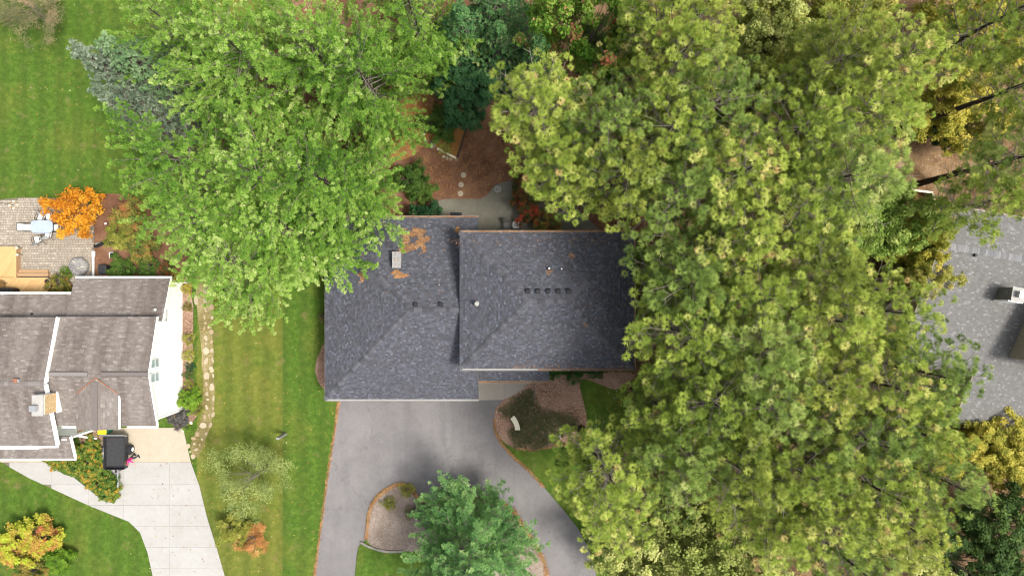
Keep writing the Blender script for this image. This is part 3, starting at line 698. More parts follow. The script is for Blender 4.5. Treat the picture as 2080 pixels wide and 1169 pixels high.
tag(nd, 'orange pine needles drifted on the charcoal roof below the overhanging boughs', 'pine needles', kind='stuff')

# ---- white house on the left
WO = Vector((-29.0, -5.6, 0))
wh = empty('house', WO, 'white house with faded brown shingle roofs and a bright gable wall beside the flagstone path', 'house')
EX = -24.05                                              # east gable wall
ex = EX+.28
EYn, EYr, EYs, EZe, EZr = -1.93, -5.62, -9.24, 4.18, 5.30
WX = -30.6; wx = WX+.30
WYn, WYr, WYs, WZe, WZr = -1.95, -6.2, -10.5, 4.42, 5.62
NX = -48.0
def zE(y): return EZr-(EZr-EZe)*((y-EYr)/(EYn-EYr) if y > EYr else (EYr-y)/(EYr-EYs))
exw = wx-.35                                             # the middle roof runs a little way under the west one
east = [[Vector((exw,EYn,EZe)),Vector((ex,EYn,EZe)),Vector((ex,EYr,EZr)),Vector((exw,EYr,EZr))],
        [Vector((exw,EYs,EZe)),Vector((ex,EYs,EZe)),Vector((ex,EYr,EZr)),Vector((exw,EYr,EZr))]]
west = [[Vector((NX,WYn,WZe)),Vector((wx,WYn,WZe)),Vector((wx,WYr,WZr)),Vector((NX,WYr,WZr))],
        [Vector((NX,WYs,WZe)),Vector((wx,WYs,WZe)),Vector((wx,WYr,WZr)),Vector((NX,WYr,WZr))]]
Nz = lambda y: 2.40+(0.67-y)*.375
nxs = P(148,0,2.6).x; ex2 = EX+.30; nb = -0.42
north = [[Vector((nxs,.67,Nz(.67))),Vector((ex2,.67,Nz(.67))),Vector((ex2,-2.25,Nz(-2.25))),Vector((nxs,-2.25,Nz(-2.25)))],
         [Vector((NX,nb,Nz(nb))),Vector((nxs,nb,Nz(nb))),Vector((nxs,-2.25,Nz(-2.25))),Vector((NX,-2.25,Nz(-2.25)))]]
porch = [[Vector((NX,-11.75,2.8)),Vector((-30.15,-11.75,2.8)),Vector((-30.15,-10.1,3.36)),Vector((NX,-10.1,3.36))]]
for nm, pls, lab in (('roof', east, 'middle gabled roof beside the white gable wall'), ('roof', west, 'taller western roof carrying the chimney'),
                     ('roof', north, 'low lean-to roof along the back of the white house'), ('roof', porch, 'low porch roof above the front walk')):
    r = roof_part(nm, pls, wh, WO, M['under_brown'], M['roof_brown'], 0.14, wmin=.2, wmax=.36, lift=.010); r['label'] = lab
    if lab.startswith('middle'): roof_e = r
    if lab.startswith('taller'): roof_w = r
# cross gable over the garage
dxl, dxr, dxc = P(155,0,4.9).x, P(240,0,4.9).x, P(196,0,5.2).x
dze = EZr-.05-(dxr-dxc)*.30; dys = EYs-.06
dpl = []
for xs in (dxl, dxr):
    vy = EYr-(EZr-.05-dze)/((EZr-EZe)/(EYr-EYs))-.15
    dpl.append([Vector((xs,dys,dze)), Vector((xs,vy,dze)), Vector((dxc,EYr-.2,EZr-.02)), Vector((dxc,dys,EZr-.02))])
r = roof_part('roof', dpl, wh, WO, M['under_brown'], M['roof_brown'], .10, wmin=.2, wmax=.36, lift=.010); r['label'] = 'small cross gable roof above the garage'
for xs in (dxl, dxr): sub(MB().bar(dpl[0 if xs == dxl else 1][1]+Vector((0,0,.03)), Vector((dxc,EYr-.25,EZr+.03)), .06, .03), 'flashing', M['copper'], r, WO)
sub(MB().box((dxr+.045, (dys-7.0)/2, dze-.07), (.09, -dys-7.0, .10)), 'gutter', M['white'], r, WO)
sub(MB().box((dxc, (dys+EYr-.5)/2, EZr+.03), (.27, abs(dys-EYr+.5), .05)), 'ridge_vent', M['cap_brown'], r, WO)
for xs in (dxl+.3, dxr-.3):
    MB().prism([(xs-.05,dys+.25),(xs+.05,dys+.25),(xs+.05,-7.2),(xs-.05,-7.2)], 3.8, dze-.05).build('wall', M['siding'], wh)
MB().add([(dxl+.25,dys+.22,3.8),(dxr-.25,dys+.22,3.8),(dxr-.25,dys+.22,dze-.03),(dxc,dys+.22,EZr-.16),(dxl+.25,dys+.22,dze-.03)], [(0,1,2,3,4)]).build('wall', M['siding'], wh)
# ridge vent in two runs
for a, b in ((P(97,0,5.3).x, P(178,0,5.3).x), (P(206,0,5.3).x, ex-.03)):
    sub(MB().box(((a+b)/2, EYr, EZr+.035), (b-a, .27, .05)), 'ridge_vent', M['cap_brown'], roof_e, WO)
    for s in (-1, 1): sub(MB().box(((a+b)/2, EYr+s*.155, EZr+.012), (b-a, .03, .03)), 'vent_slot', M['black'], roof_e, WO)
ridge_caps('ridge_cap', (NX,WYr,WZr), (wx,WYr,WZr), M['cap_brown'], roof_w, WO, .3)
# walls: gable wall with lap boards, the west block, the lean-to
def gable_prism(x0, x1, yn, yr, ys, ze, zr):
    a = [(yn,0),(yn,ze),(yr,zr),(ys,ze),(ys,0)]
    return MB().add([(x,y,z) for x in (x0,x1) for y, z in a], [(0,1,2,3,4),(9,8,7,6,5)]+[(i,i+5,(i+1)%5+5,(i+1)%5) for i in range(5)])
we = gable_prism(WX+.02, EX, EYn-.3, EYr, EYs+.3, EZe-.07, EZr-.16).build('wall', M['siding'], wh); we['label'] = 'bright white east gable wall'
mb = MB(); z = 0.12
while z < EZr-.25:
    y0, y1 = EYs+.31, 0.36
    if z > 2.25: y1 = -1.95-.3
    if z > EZe-.35:
        tt = (z+.2-(EZe-.07))/(EZr-EZe); tt = max(tt, 0); y0 = EYs+.3+(EYr-EYs-.3)*tt; y1 = EYn-.3+(EYr-EYn+.3)*tt
    if y1-y0 > .2: mb.add([(EX+.022,y0,z),(EX+.022,y1,z),(EX+.006,y1,z+.2),(EX+.006,y0,z+.2),(EX,y0,z),(EX,y1,z)], [(0,1,2,3),(4,5,1,0)])
    z += .2
sd = sub(mb, 'siding', M['siding'], we, WO); sd['kind'] = 'stuff'
for yy in (-5.05, -6.0):
    w_ = MB().box((EX+.03, yy, 4.02), (.06, .66, 1.06)).build('window', M['white'], wh)
    sub(MB().box((EX+.064, yy, 4.02), (.012, .52, .92)), 'pane', M['glass'], w_, WO); sub(MB().box((EX+.075, yy, 4.02), (.012, .52, .05)), 'sash', M['white'], w_, WO)
MB().box(((nxs+.3+EX)/2, (.36-2.2)/2, 1.15), (EX-nxs-.3, 2.56, 2.28)).build('wall', M['siding'], wh); MB().box(((NX+nxs+.29)/2, (nb-.32-2.2)/2, 1.2), (nxs+.29-NX, nb-.32+2.2, 2.4)).build('wall', M['siding'], wh)   # lean-to
MB().add([(EX,.36,2.28),(EX,-2.2,2.28),(EX,-2.2,3.2),(EX-.1,.36,2.28),(EX-.1,-2.2,2.28),(EX-.1,-2.2,3.2)], [(0,1,2),(5,4,3),(0,2,5,3)]).build('wall', M['siding'], wh)
ww = gable_prism(NX, WX, WYn-.3, WYr, -9.3, WZe-.07, WZr-.16)
ww.build('wall', M['siding'], wh)
MB().box(((NX-31.75)/2, -10.0, 2.1), (-31.75-NX, 1.6, 4.2)).build('wall', M['siding'], wh)
MB().prism([(-30.75,-10.25),(-30.4,-10.25),(-30.4,-10.4),(-30.75,-10.4)], 0, 3.3).build('porch_post', M['white'], wh)
# white rake boards and gutters
def rake(x, yn, yr, ys, ze, zr, w=.05, h=.2):
    for y in (yn, ys): MB().bar((x, y, ze-.06), (x, yr, zr-.06), w, h).build('rake_board', M['white'], wh)
rake(ex+.028, EYn, EYr, EYs, EZe, EZr); rake(wx+.03, WYn, WYr, WYs, WZe, WZr, .06, .34)
MB().bar((ex2+.028, .67, Nz(.67)-.06), (ex2+.028, -2.3, Nz(-2.3)-.06), .05, .2).build('rake_board', M['white'], wh)
MB().bar((-30.15+.028,-11.75,2.74), (-30.15+.028,-10.1,3.3), .05, .24).build('rake_board', M['white'], wh)
for a, b in (((nxs,.745,Nz(.67)-.05),(ex2+.05,.745,Nz(.67)-.05)), ((NX,nb+.075,Nz(nb)-.05),(nxs-.02,nb+.075,Nz(nb)-.05)), ((dxr+.15,EYs-.075,EZe-.05),(ex+.05,EYs-.075,EZe-.05)),
             ((wx+.1,EYs-.075,EZe-.05),(dxl-.1,EYs-.075,EZe-.05)), ((NX,WYs-.075,WZe-.05),(wx+.05,WYs-.075,WZe-.05)), ((NX,-11.825,2.75),(-30.1,-11.825,2.75))):
    gutter(a, b).build('gutter', M['white'], wh)
MB().tube([P(345,575,2.2), P(370,574,1.6), P(390,573,.5)], .05, 8).build('downspout', M['white'], wh)
MB().tube([Vector((EX+.06,EYs+.4,4.0)), Vector((EX+.06,EYs+.4,.25)), Vector((EX+.25,EYs+.9,.1))], .045, 8).build('downspout', M['white'], wh)
MB().tube([Vector((EX+.07,EYn-.4,2.5)), Vector((EX+.07,.2,2.2))], .03, 8).build('conduit', M['steel'], wh)
MB().bar((-31.68,-10.7,.35), (*P2(197,890,.12),.12), .12, .10).build('downspout', M['white'], wh)
ds = MB().bar((*P2(190,562,.3),.3), (*P2(190,520,.14),.14), .10, .09).build('downspout', M['white'], wh)
sub(MB().bar((*P2(190,521,.14),.14), (*P2(190,510,.11),.11), .2, .1), 'downspout_end', M['white'], ds, WO)
# chimney half clad in bare boards
cx, cy = -29.98-.33, -7.5
ch = MB().box((cx, cy, 5.5), (.64, 1.26, 1.5)).build('chimney', M['white'], wh)
mb = MB()
for k in range(9): mb.box((cx+.335, cy, 4.85+k*.148), (.03, 1.24, .138))
b_ = sub(mb, 'cladding', M['osb'], ch, WO)
sub(MB().box((cx, cy, 6.28), (.72, 1.34, .06)), 'chimney_cap', M['concrete'], ch, WO)
sub(MB().box((cx-.1, cy-.15, 6.5), (.40, .36, .3)), 'flue_cap', M['steel'], ch, WO)
sub(MB().box((cx+.38, cy+.0, 4.75), (.08, 1.4, .5)), 'flashing', M['white'], ch, WO)
q = P(320,628,3.05); vp = MB().lathe(q-Vector((0,0,.25)), [(.06,0),(.06,.5),(.1,.5),(.1,.62),(.02,.66)], 12).build('vent_pipe', M['white'], wh)
q = P(68,637,3.2); MB().lathe(q-Vector((0,0,.25)), [(.07,0),(.07,.45),(.05,.45)], 12).build('vent_pipe', M['black'], wh)
q = P(35,772,5.6); vb = MB().box(q+Vector((0,0,.05)), (.30,.26,.3)).build('roof_vent', M['copper'], wh); sub(MB().box(q+Vector((.19,0,.1)), (.1,.2,.2)), 'vent_grille', M['steel'], vb, WO)
# garage door under the cross gable
d = MB().box((dxc, EYs+.27, 1.15), (4.6, .05, 2.2)).build('garage_door', M['white'], wh)
for j in range(4): sub(MB().box((dxc, EYs+.238, .38+j*.53), (4.4, .012, .46)), 'door_panel', M['white'], d, WO)

# ---- grey-roofed house at the right edge
ang = math.radians(-9.7); ca, sa = math.cos(ang), math.sin(ang)
RO = P(1912,497,6.5)
def RL(u, v, z): return Vector((RO.x+ca*u-sa*v, RO.y+sa*u+ca*v, z))
rh = empty('house', Vector((RL(6,-3,0).x, RL(6,-3,0).y, 0)), 'house with light grey speckled shingle roof at the right edge behind the pines', 'house')
RHO = Vector(rh.location)
zr = lambda v: 6.5+v*.348 if v < 0 else 6.5-v*.36
UX = 22.0
gpl = [[RL(0,0,6.5),RL(UX,0,6.5),RL(UX,2.76,zr(2.76)),RL(0,2.76,zr(2.76))],
       [RL(0,-7.9,zr(-7.9)),RL(UX,-7.9,zr(-7.9)),RL(UX,0,6.5),RL(0,0,6.5)],
       [RL(5.3,-11.2,zr(-11.2)),RL(UX,-11.2,zr(-11.2)),RL(UX,-7.9,zr(-7.9)),RL(5.3,-7.9,zr(-7.9))]]
roof_g = roof_part('roof', gpl, rh, RHO, M['under_gray'], M['roof_gray'], .16, wmin=.11, wmax=.21)
ridge_caps('ridge_cap', RL(.1,0,6.5), RL(UX,0,6.5), M['cap_gray'], roof_g, RHO, .3, .42, .17)
def rbox(u0, u1, v0, v1, z0, z1): return MB().prism([tuple(RL(u,v,0).xy) for u, v in ((u0,v0),(u1,v0),(u1,v1),(u0,v1))], z0, z1)
def rprism(poly_uvz, u0, u1):
    n = len(poly_uvz)
    return MB().add([RL(u,v,z) for u in (u0,u1) for v, z in poly_uvz], [tuple(range(n)), tuple(range(2*n-1,n-1,-1))]+[(i,i+n,(i+1)%n+n,(i+1)%n) for i in range(n)])
rprism([(2.4,0),(2.4,zr(2.4)-.2),(0,6.28),(-7.6,zr(-7.6)-.2),(-7.6,0)], .4, UX-.4).build('wall', M['tan_wall'], rh)
rbox(5.7, UX-.4, -10.9, -7.6, 0, zr(-10.9)-.2).build('wall', M['tan_wall'], rh)
# raised block with its own shed roof
rbox(7.0, UX-.5, -6.3, -1.2, 3.5, 6.35).build('wall', M['tan_wall'], rh)
st = [RL(6.75,-6.65,6.3),RL(UX,-6.65,6.3),RL(UX,-1.0,7.25),RL(6.75,-1.0,7.25)]
r = roof_part('roof', [st], rh, RHO, M['under_gray'], M['roof_gray'], .14, wmin=.11, wmax=.21); r['label'] = 'roof of the raised block'
for a, b in ((RL(0,2.83,zr(2.76)-.06),RL(UX,2.83,zr(2.76)-.06)), (RL(5.3,-11.27,zr(-11.2)-.06),RL(UX,-11.27,zr(-11.2)-.06))): gutter(a, b).build('gutter', M['gutter_brown'], rh)
for v0, v1, u in ((0,2.76,-.03),(-7.9,0,-.03),(-11.2,-7.9,5.27)): MB().bar(RL(u,v0,zr(v0)-.08), RL(u,v1,zr(v1)-.08), .05, .18).build('rake_board', M['tan_wall'], rh)
ch = rbox(4.6, 5.35, -2.75, -1.95, 5.3, 7.0).build('chimney', M['old_wood'], rh)
mb = MB()
for k in range(5):
    for j in range(4): mb.add(rbox(4.575, 4.598, -2.73+j*.195, -2.55+j*.195, 5.75+k*.24, 5.96+k*.24).v, rbox(0,1,0,1,0,1).f)
sub(mb, 'cladding', M['metal_grey'], ch, RHO)
sub(rbox(4.5, 5.45, -2.85, -2.755, 5.3, 6.9), 'flashing', M['white'], ch, RHO)
sub(rbox(4.55, 5.42, -2.8, -1.9, 7.0, 7.06), 'chimney_cap', M['concrete'], ch, RHO)
sub(rbox(4.8, 5.15, -2.55, -2.15, 7.06, 7.4), 'flue_cap', M['steel'], ch, RHO)
q = P(1978,518,6.35); MB().lathe(q-Vector((0,0,.3)), [(.09,0),(.09,.55),(.06,.55)], 12).build('vent_pipe', M['black'], rh)

# deck of the grey-roofed house
dk = empty('deck', P(1872,415,0), 'old brown wooden deck with a pale railing at the corner of the grey roof', 'deck')
D0 = Vector(dk.location)
dkp = px_poly([(1842,385),(1893,392),(1904,470),(1845,470)], 1.6)
mb = MB(); cc = ccw(dkp); x0 = min(p[0] for p in dkp); y0 = min(p[1] for p in dkp)
for k in range(30):
    q = clip_convex([(x0-1, y0+k*.145), (x0+4, y0+k*.145), (x0+4, y0+k*.145+.135), (x0-1, y0+k*.145+.135)], cc)
    if len(q) > 2: MB.prism(mb, q, 1.55, 1.6)
mb.build('boards', M['deck_dark'], dk)['kind'] = 'stuff'
a, b, c_ = P(1845,385,2.5), P(1895,391,2.5), P(1899,418,2.5)
MB().bar(a, b, .14, .05).build('rail', M['cream'], dk); MB().bar(b+Vector((0,-.08,0)), c_, .14, .05).build('rail', M['cream'], dk)
for i, (s, e_) in enumerate(((a,b),(b,c_))):
    for t_ in (0.02, .5, .98): p_ = s.lerp(e_, t_); MB().box((p_.x+i*.02, p_.y-i*.1, 1.25), (.09,.09,2.4)).build('post', M['deck_dark'], dk)
    for k in range(1, 9): p_ = s.lerp(e_, k/9.3); MB().box((p_.x, p_.y, 2.02), (.035,.035,.84)).build('baluster', M['deck_dark'], dk)

# ------------------------------------------------------------------ trees and shrubs
def needles(pos, axis, scale, n, L, w, cmin, rng, cmax=1.0, hollow=.12):
    "n needles round each twig end; returns triangles"
    T = len(pos)
    ax = axis/np.linalg.norm(axis, axis=1, keepdims=True)
    ref = np.where(np.abs(ax[:,2:3]) < .9, np.array([[0,0,1.]]), np.array([[1.,0,0]]))
    e1 = np.cross(ax, ref); e1 /= np.linalg.norm(e1, axis=1, keepdims=True); e2 = np.cross(ax, e1)
    ct = rng.uniform(cmin, cmax, (T,n)); st = np.sqrt(np.clip(1-ct*ct, 0, 1)); ph = rng.uniform(0, 2*np.pi, (T,n))
    d = ct[...,None]*ax[:,None] + st[...,None]*(np.cos(ph)[...,None]*e1[:,None] + np.sin(ph)[...,None]*e2[:,None])
    l = (L*rng.uniform(.7, 1.15, (T,n))*scale[:,None])[...,None]
    r = rng.normal(size=(T,n,3))*.42+np.array([0,0,.9])+ax[:,None]*.5; s = np.cross(d, r); s /= np.linalg.norm(s, axis=2, keepdims=True)+1e-9
    s = s*(w*scale[:,None])[...,None]
    off = ax[:,None]*(rng.uniform(-.35, .1, (T,n))*L*scale[:,None])[...,None]
    base = pos[:,None]+off
    m = base+d*l*.58
    V = np.stack([base+d*l*hollow, m+s, base+d*l, m-s], 2)
    return V.reshape(-1, 3)
def conifer(seed, H, R, z0, dz, nl, e0, e1, curve, prof, bl_sp, bl_len, t_sp, tn, tL, tw, cmin, s0=.3, bare=0.0, lean=.0, tscale=(.8,1.2), upw=.8, pitch=0.0, cl=1, clr=0.0, cmax=1.0, hollow=.12, along=False, ang=(38,68), tipc=.0, lvar=(.72,1.15)):
    rng = np.random.default_rng(seed); rr = random.Random(seed)
    trunk = MB(); pts = []; bx, by = rr.uniform(-1,1)*lean, rr.uniform(-1,1)*lean
    for i in range(9):
        s = i/8; pts.append(Vector((bx*math.sin(s*3)*s, by*math.sin(s*2.4)*s, H*.985*s)))
    r0 = .012*H+.04; trunk.tube(pts, [r0*(1-.88*(i/8)**.9)*(1.35 if i == 0 else 1) for i in range(9)], 9)
    def tr(z):
        s = z/(H*.985)*8; i = min(int(s), 7); return pts[i].lerp(pts[i+1], s-i)
    limbs = MB(); twigs = MB(); pos, ax, tips = [], [], []
    z = z0; a0 = rr.uniform(0, 6.3)
    while z < H*.985:
        t_ = (z-z0)/(H-z0); k = max(3, round(nl*(1-.35*t_)))
        for j in range(k):
            az = a0+2*math.pi*j/k+rr.uniform(-.3,.3)
            L = R*prof(t_)*rr.uniform(*lvar)
            if L < .25: L = .25
            el = math.tan(e0+(e1-e0)*t_+rr.uniform(-.1,.1)); b = tr(z+rr.uniform(-.2,.2)*dz)
            h = Vector((math.cos(az), math.sin(az), 0)); sd = Vector((-h.y, h.x, 0)); wob = rr.uniform(-.12,.12)
            dead = rr.random() < bare*(1-t_)
            def lp(s): return b + h*(L*s) + sd*(L*wob*s*s) + Vector((0,0,L*(el*s+curve*s*s)))
            n_ = 5; lr = .012+.011*L
            (twigs if dead else limbs).tube([lp(i/n_) for i in range(n_+1)], [lr*(1-.8*i/n_) for i in range(n_+1)], 4, False)
            s = s0+rr.uniform(0,.05); side = rr.choice((-1,1))
            while s < .97:
                side = -side; p0 = lp(s); l2 = bl_len*L*(1-.55*s)*rr.uniform(.6,1.2)*min(1,(s-s0)*4+.45)
                an = math.radians(rr.uniform(*ang)); dd_ = (h*math.cos(an)+sd*(side*math.sin(an))+Vector((0,0,el*.5+curve*s+pitch+rr.uniform(-.12,.22)))).normalized()
                p1 = p0+dd_*l2+Vector((0,0,.08*l2))
                if dead:
                    if rr.random() < .6: twigs.tube([p0, p0+dd_*l2*.5+Vector((0,0,rr.uniform(-.1,.1))), p1], [lr*.4,lr*.25,.005], 3, False)
                else:
                    limbs.tube([p0, p0.lerp(p1,.5)+Vector((0,0,.03)), p1], [lr*.35, lr*.25, .006], 3, False)
                    m = max(1, int(l2/t_sp))
                    for q in range(m):
                        f = 1-q*t_sp/max(l2,.01)*rr.uniform(.9,1.1)
                        pp = p0.lerp(p1, max(f,.1))+Vector((rr.gauss(0,.05),rr.gauss(0,.05),rr.gauss(0,.04)+.03))
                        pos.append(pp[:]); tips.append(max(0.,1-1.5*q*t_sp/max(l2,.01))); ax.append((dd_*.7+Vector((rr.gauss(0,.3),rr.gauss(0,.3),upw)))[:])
                if along and not dead:
                    pos.append((lp(s)+Vector((rr.gauss(0,.06),rr.gauss(0,.06),.05)))[:]); tips.append(.2); ax.append((h*.6+Vector((0,0,upw)))[:])
                s += bl_sp/L*rr.uniform(.75,1.3)
            if not dead:
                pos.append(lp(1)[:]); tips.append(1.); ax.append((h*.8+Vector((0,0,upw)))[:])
        z += dz*rr.uniform(.8,1.2); a0 += 2.4
    pos.append((pts[-1]+Vector((0,0,.1)))[:]); tips.append(1.); ax.append((0,0,1))
    pos = np.array(pos); ax = np.array(ax); T0 = len(pos); tips = np.array(tips); rnd_t = np.clip(rng.normal(.47-tipc*.4,.20 if cl == 1 else .13,T0)+tipc*tips,0,1)  # tipc pales shoot tips: new growth, plus bright highlights put into the colour
    if cl > 1:       # each twig end carries a puff of several needle bunches
        o_ = rng.normal(size=(T0,cl,3)); o_ /= np.linalg.norm(o_,axis=2,keepdims=True); o_ *= rng.uniform(.45,1,(T0,cl,1)); o_[...,2] = np.abs(o_[...,2])*.75-.1
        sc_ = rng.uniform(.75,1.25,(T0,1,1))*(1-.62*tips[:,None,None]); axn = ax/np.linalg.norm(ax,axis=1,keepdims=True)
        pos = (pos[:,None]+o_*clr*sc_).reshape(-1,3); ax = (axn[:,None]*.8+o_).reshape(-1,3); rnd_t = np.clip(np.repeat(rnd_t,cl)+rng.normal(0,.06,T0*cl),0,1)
    T = len(pos)
    V = needles(pos, ax, rng.uniform(*tscale, T), tn, tL, tw, cmin, rng, cmax, hollow)
    tuft = np.repeat(rnd_t, tn*4)
    me = face_mesh('crown', V, 4, tuft)
    lm = limbs.mesh('limbs'); lm.materials.append(M['limb'])
    tw_ = None
    if twigs.v: tw_ = twigs.mesh('dead_twigs'); tw_.materials.append(M['twig'])
    tm = trunk.mesh('trunk'); tm.materials.append(M['bark'])
    me.materials.append(M['f_red'])
    return dict(trunk=tm, crown=me, limbs=lm, twigs=tw_, H=H, R=R, tufts=T)
p_red = lambda t: (.45+1.9*t if t < .28 else 1.0)*max(.12, 1-max(0,(t-.3)/.7)**1.9)
p_white = lambda t: (.75+.9*t if t < .28 else 1.0)*max(.10, 1-max(0,(t-.25)/.75)**1.35)
p_cone = lambda t: max(.06, 1.02-t)
RED = [conifer(100+i, 18, 3.0, 8.6, .56, 6, -.10, .75, .22, p_red, .31, .44, .42, 96, (.245,.265,.29,.255)[i], .0108, -.08, .34, (.18,.14,.24,.18)[i], .5, (.75,1.3), .8, cmax=.84, hollow=.24, lvar=(.62,1.2)) for i in range(4)]
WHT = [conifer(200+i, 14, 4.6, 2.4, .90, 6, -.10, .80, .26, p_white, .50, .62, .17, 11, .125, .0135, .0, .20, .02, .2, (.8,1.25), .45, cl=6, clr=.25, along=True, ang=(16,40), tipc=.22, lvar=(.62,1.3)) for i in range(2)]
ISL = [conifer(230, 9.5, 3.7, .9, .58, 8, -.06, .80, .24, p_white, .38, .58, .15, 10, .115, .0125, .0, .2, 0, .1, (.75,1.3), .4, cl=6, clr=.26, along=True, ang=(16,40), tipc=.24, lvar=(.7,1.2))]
SPR = [conifer(260+i, 11, 2.5, .6, .42, 7, -.18, .45, .10, p_cone, .22, .42, .20, 16, .17, .030, -.1, .15, 0, .05, (.8,1.2), .35) for i in range(2)]
def plant_conifer(kind, name, apex, H, R, mat, label, group, rz=None, base=None, r=random):
    "apex: the photo pixel where the top shows"
    b = P(apex[0], apex[1], H)
    o = empty(name, (b.x, b.y, 0), label, 'tree', group, r.uniform(0, 6.28) if rz is None else rz)
    sx = R/kind['R']; sz = H/kind['H']
    for nm in ('trunk', 'limbs', 'twigs', 'crown'):
        me = kind[nm]
        if me is None: continue
        c = link({'twigs': 'dead_twigs'}.get(nm, nm), me, None, o); c.scale = (sx, sx, sz)
        if nm == 'crown': c.material_slots[0].link = 'OBJECT'; c.material_slots[0].material = mat
        if nm == 'twigs': c['kind'] = 'stuff'
    return o

GP = 'red pines in the woodland right of the dark-roofed house'
pines = [
 (1112,185,16.5,2.9,'red pine whose crown is leftmost of the wood, beside the brown back yard'),
 (1255,235,17,2.8,'red pine just below the maple with reddening leaf tips'),
 (1150,325,15,2.6,'red pine overhanging the patio behind the dark roof, nearest the white square table'),
 (1290,318,16.5,2.9,'red pine reaching over the middle of the dark roof\'s rear gutter'),
 (1385,235,17,2.9,'red pine at the rear of the pine wood, below the leaning bare trunk'),
 (1415,358,17,3.1,'red pine behind the rear right corner of the dark hip roof'),
 (1545,325,18,3.0,'red pine two crowns right of the dark roof\'s rear right corner'),
 (1425,70,18,2.7,'red pine at the top edge, next right of the turning maple'),
 (1510,165,18,2.8,'red pine between the turning maple and the olive undergrowth at the top edge'),
 (1690,235,18,3.0,'red pine just below the olive-leaved trees at the top edge'),
 (1775,85,18,2.9,'dark red pine at the top edge right of the olive-leaved trees'),
 (1835,190,18.5,3.0,'red pine left of the yellow thicket near the upper right corner'),
 (1790,330,18.5,3.0,'red pine left of the bare brown ground patch in the upper right'),
 (1900,75,18,2.5,'slender red pine at the top edge left of the yellow trees'),
 (2290,77,18.5,3.0,'red pine with a long bare trunk before the yellow thicket in the upper right'),
 (2300,262,18.5,3.0,'red pine whose dark trunk stands on the bare ground patch, crown at the right edge'),
 (1385,-15,18,2.6,'red pine cut by the top edge, right behind the turning maple'),
 (1470,-30,18,2.8,'red pine cut by the top edge, second right of the turning maple'),
 (2150,-20,18,2.8,'red pine whose tufts hang before the yellow tree in the upper right corner'),
 (1790,1200,18,2.6,'red pine cut by the bottom edge left of the dark green trees'),
 (1660,420,18,3.0,'red pine left of the bright green broadleaf tree in the middle of the wood'),
 (1550,470,17.5,3.0,'red pine right of the small yellow-leaved tree at the dark roof\'s end'),
 (1432,562,16.5,3.2,'red pine right of the dark roof\'s hipped end, beside its middle'),
 (1600,600,18,3.0,'red pine level with the middle of the dark roof, second row from it'),
 (1735,560,18,2.9,'red pine level with the middle of the dark roof, third row from it'),
 (1440,688,16.5,3.3,'red pine overhanging the front right corner of the dark roof'),
 (1605,725,18,3.0,'red pine in the second row from the dark roof, level with its front gutter'),
 (1745,660,18,2.8,'red pine above the fallen-looking dark trunk in the middle of the wood'),
 (1852,640,17,2.7,'red pine touching the left edge of the grey roof, level with its chimney'),
 (1945,772,17.5,2.8,'red pine spreading over the lower left part of the grey roof'),
 (1870,800,18,2.8,'red pine just left of the grey roof\'s front corner'),
 (1745,800,18,3.0,'red pine below the dark trunk in the middle of the wood'),
 (1480,830,17,3.0,'red pine right of the front mulch bed, behind the lawn with bare patches'),
 (1620,850,18,3.0,'red pine left of the dark gap showing a trunk, in the lower wood'),
 (1392,868,15,2.7,'red pine nearest the front mulch bed, with bare grey branches on its left'),
 (1245,1000,15.5,3.0,'red pine overhanging the outer bend of the asphalt drive, leftmost of the lower wood'),
 (1420,965,17,3.0,'red pine next right of the one at the drive\'s bend'),
 (1245,1072,13.5,2.5,'small red pine dipping over the drive\'s right arm near the bottom'),
 (1545,985,18,3.0,'red pine in the lower wood, above the pale yellow broadleaf trees at the bottom edge'),
 (1690,985,18,3.0,'red pine right of the dark gap showing a trunk, in the lower wood'),
 (1830,915,18.5,3.0,'red pine in the lower wood left of the yellow trees by the grey roof'),
 (1945,900,17,2.4,'red pine below the grey roof\'s front corner, beside the yellow trees'),
 (1860,1030,18.5,2.8,'red pine in the lower wood right of centre, second from its right edge'),
 (1975,1010,18,2.4,'rightmost red pine of the lower wood, beside the shaded lawn'),
 (1735,1110,18,2.8,'red pine near the bottom edge left of the dark green trees'),
 (1900,1110,18,2.5,'red pine at the bottom right, above the dark green trees'),
 (1620,1110,17,2.5,'red pine at the bottom edge right of the pale yellow broadleaf trees'),
]
for i, (x, y, h, r_, lab) in enumerate(pines):
    plant_conifer(RED[(i*7) % 4 if i % 3 else (i+2) % 4], 'red_pine', (x, y), h, r_, M[('f_red','f_red_green','f_red','f_red_gold','f_red','f_red_green','f_red')[i % 7]], lab, GP, rz=(i*2.39) % 6.28)
# sparse pine above the grey roof
plant_conifer(RED[2], 'red_pine', (2075,395), 15, 2.2, M['f_red'], 'thin red pine whose lowest tufts hang over the rear slope of the grey roof', GP, rz=1.0)

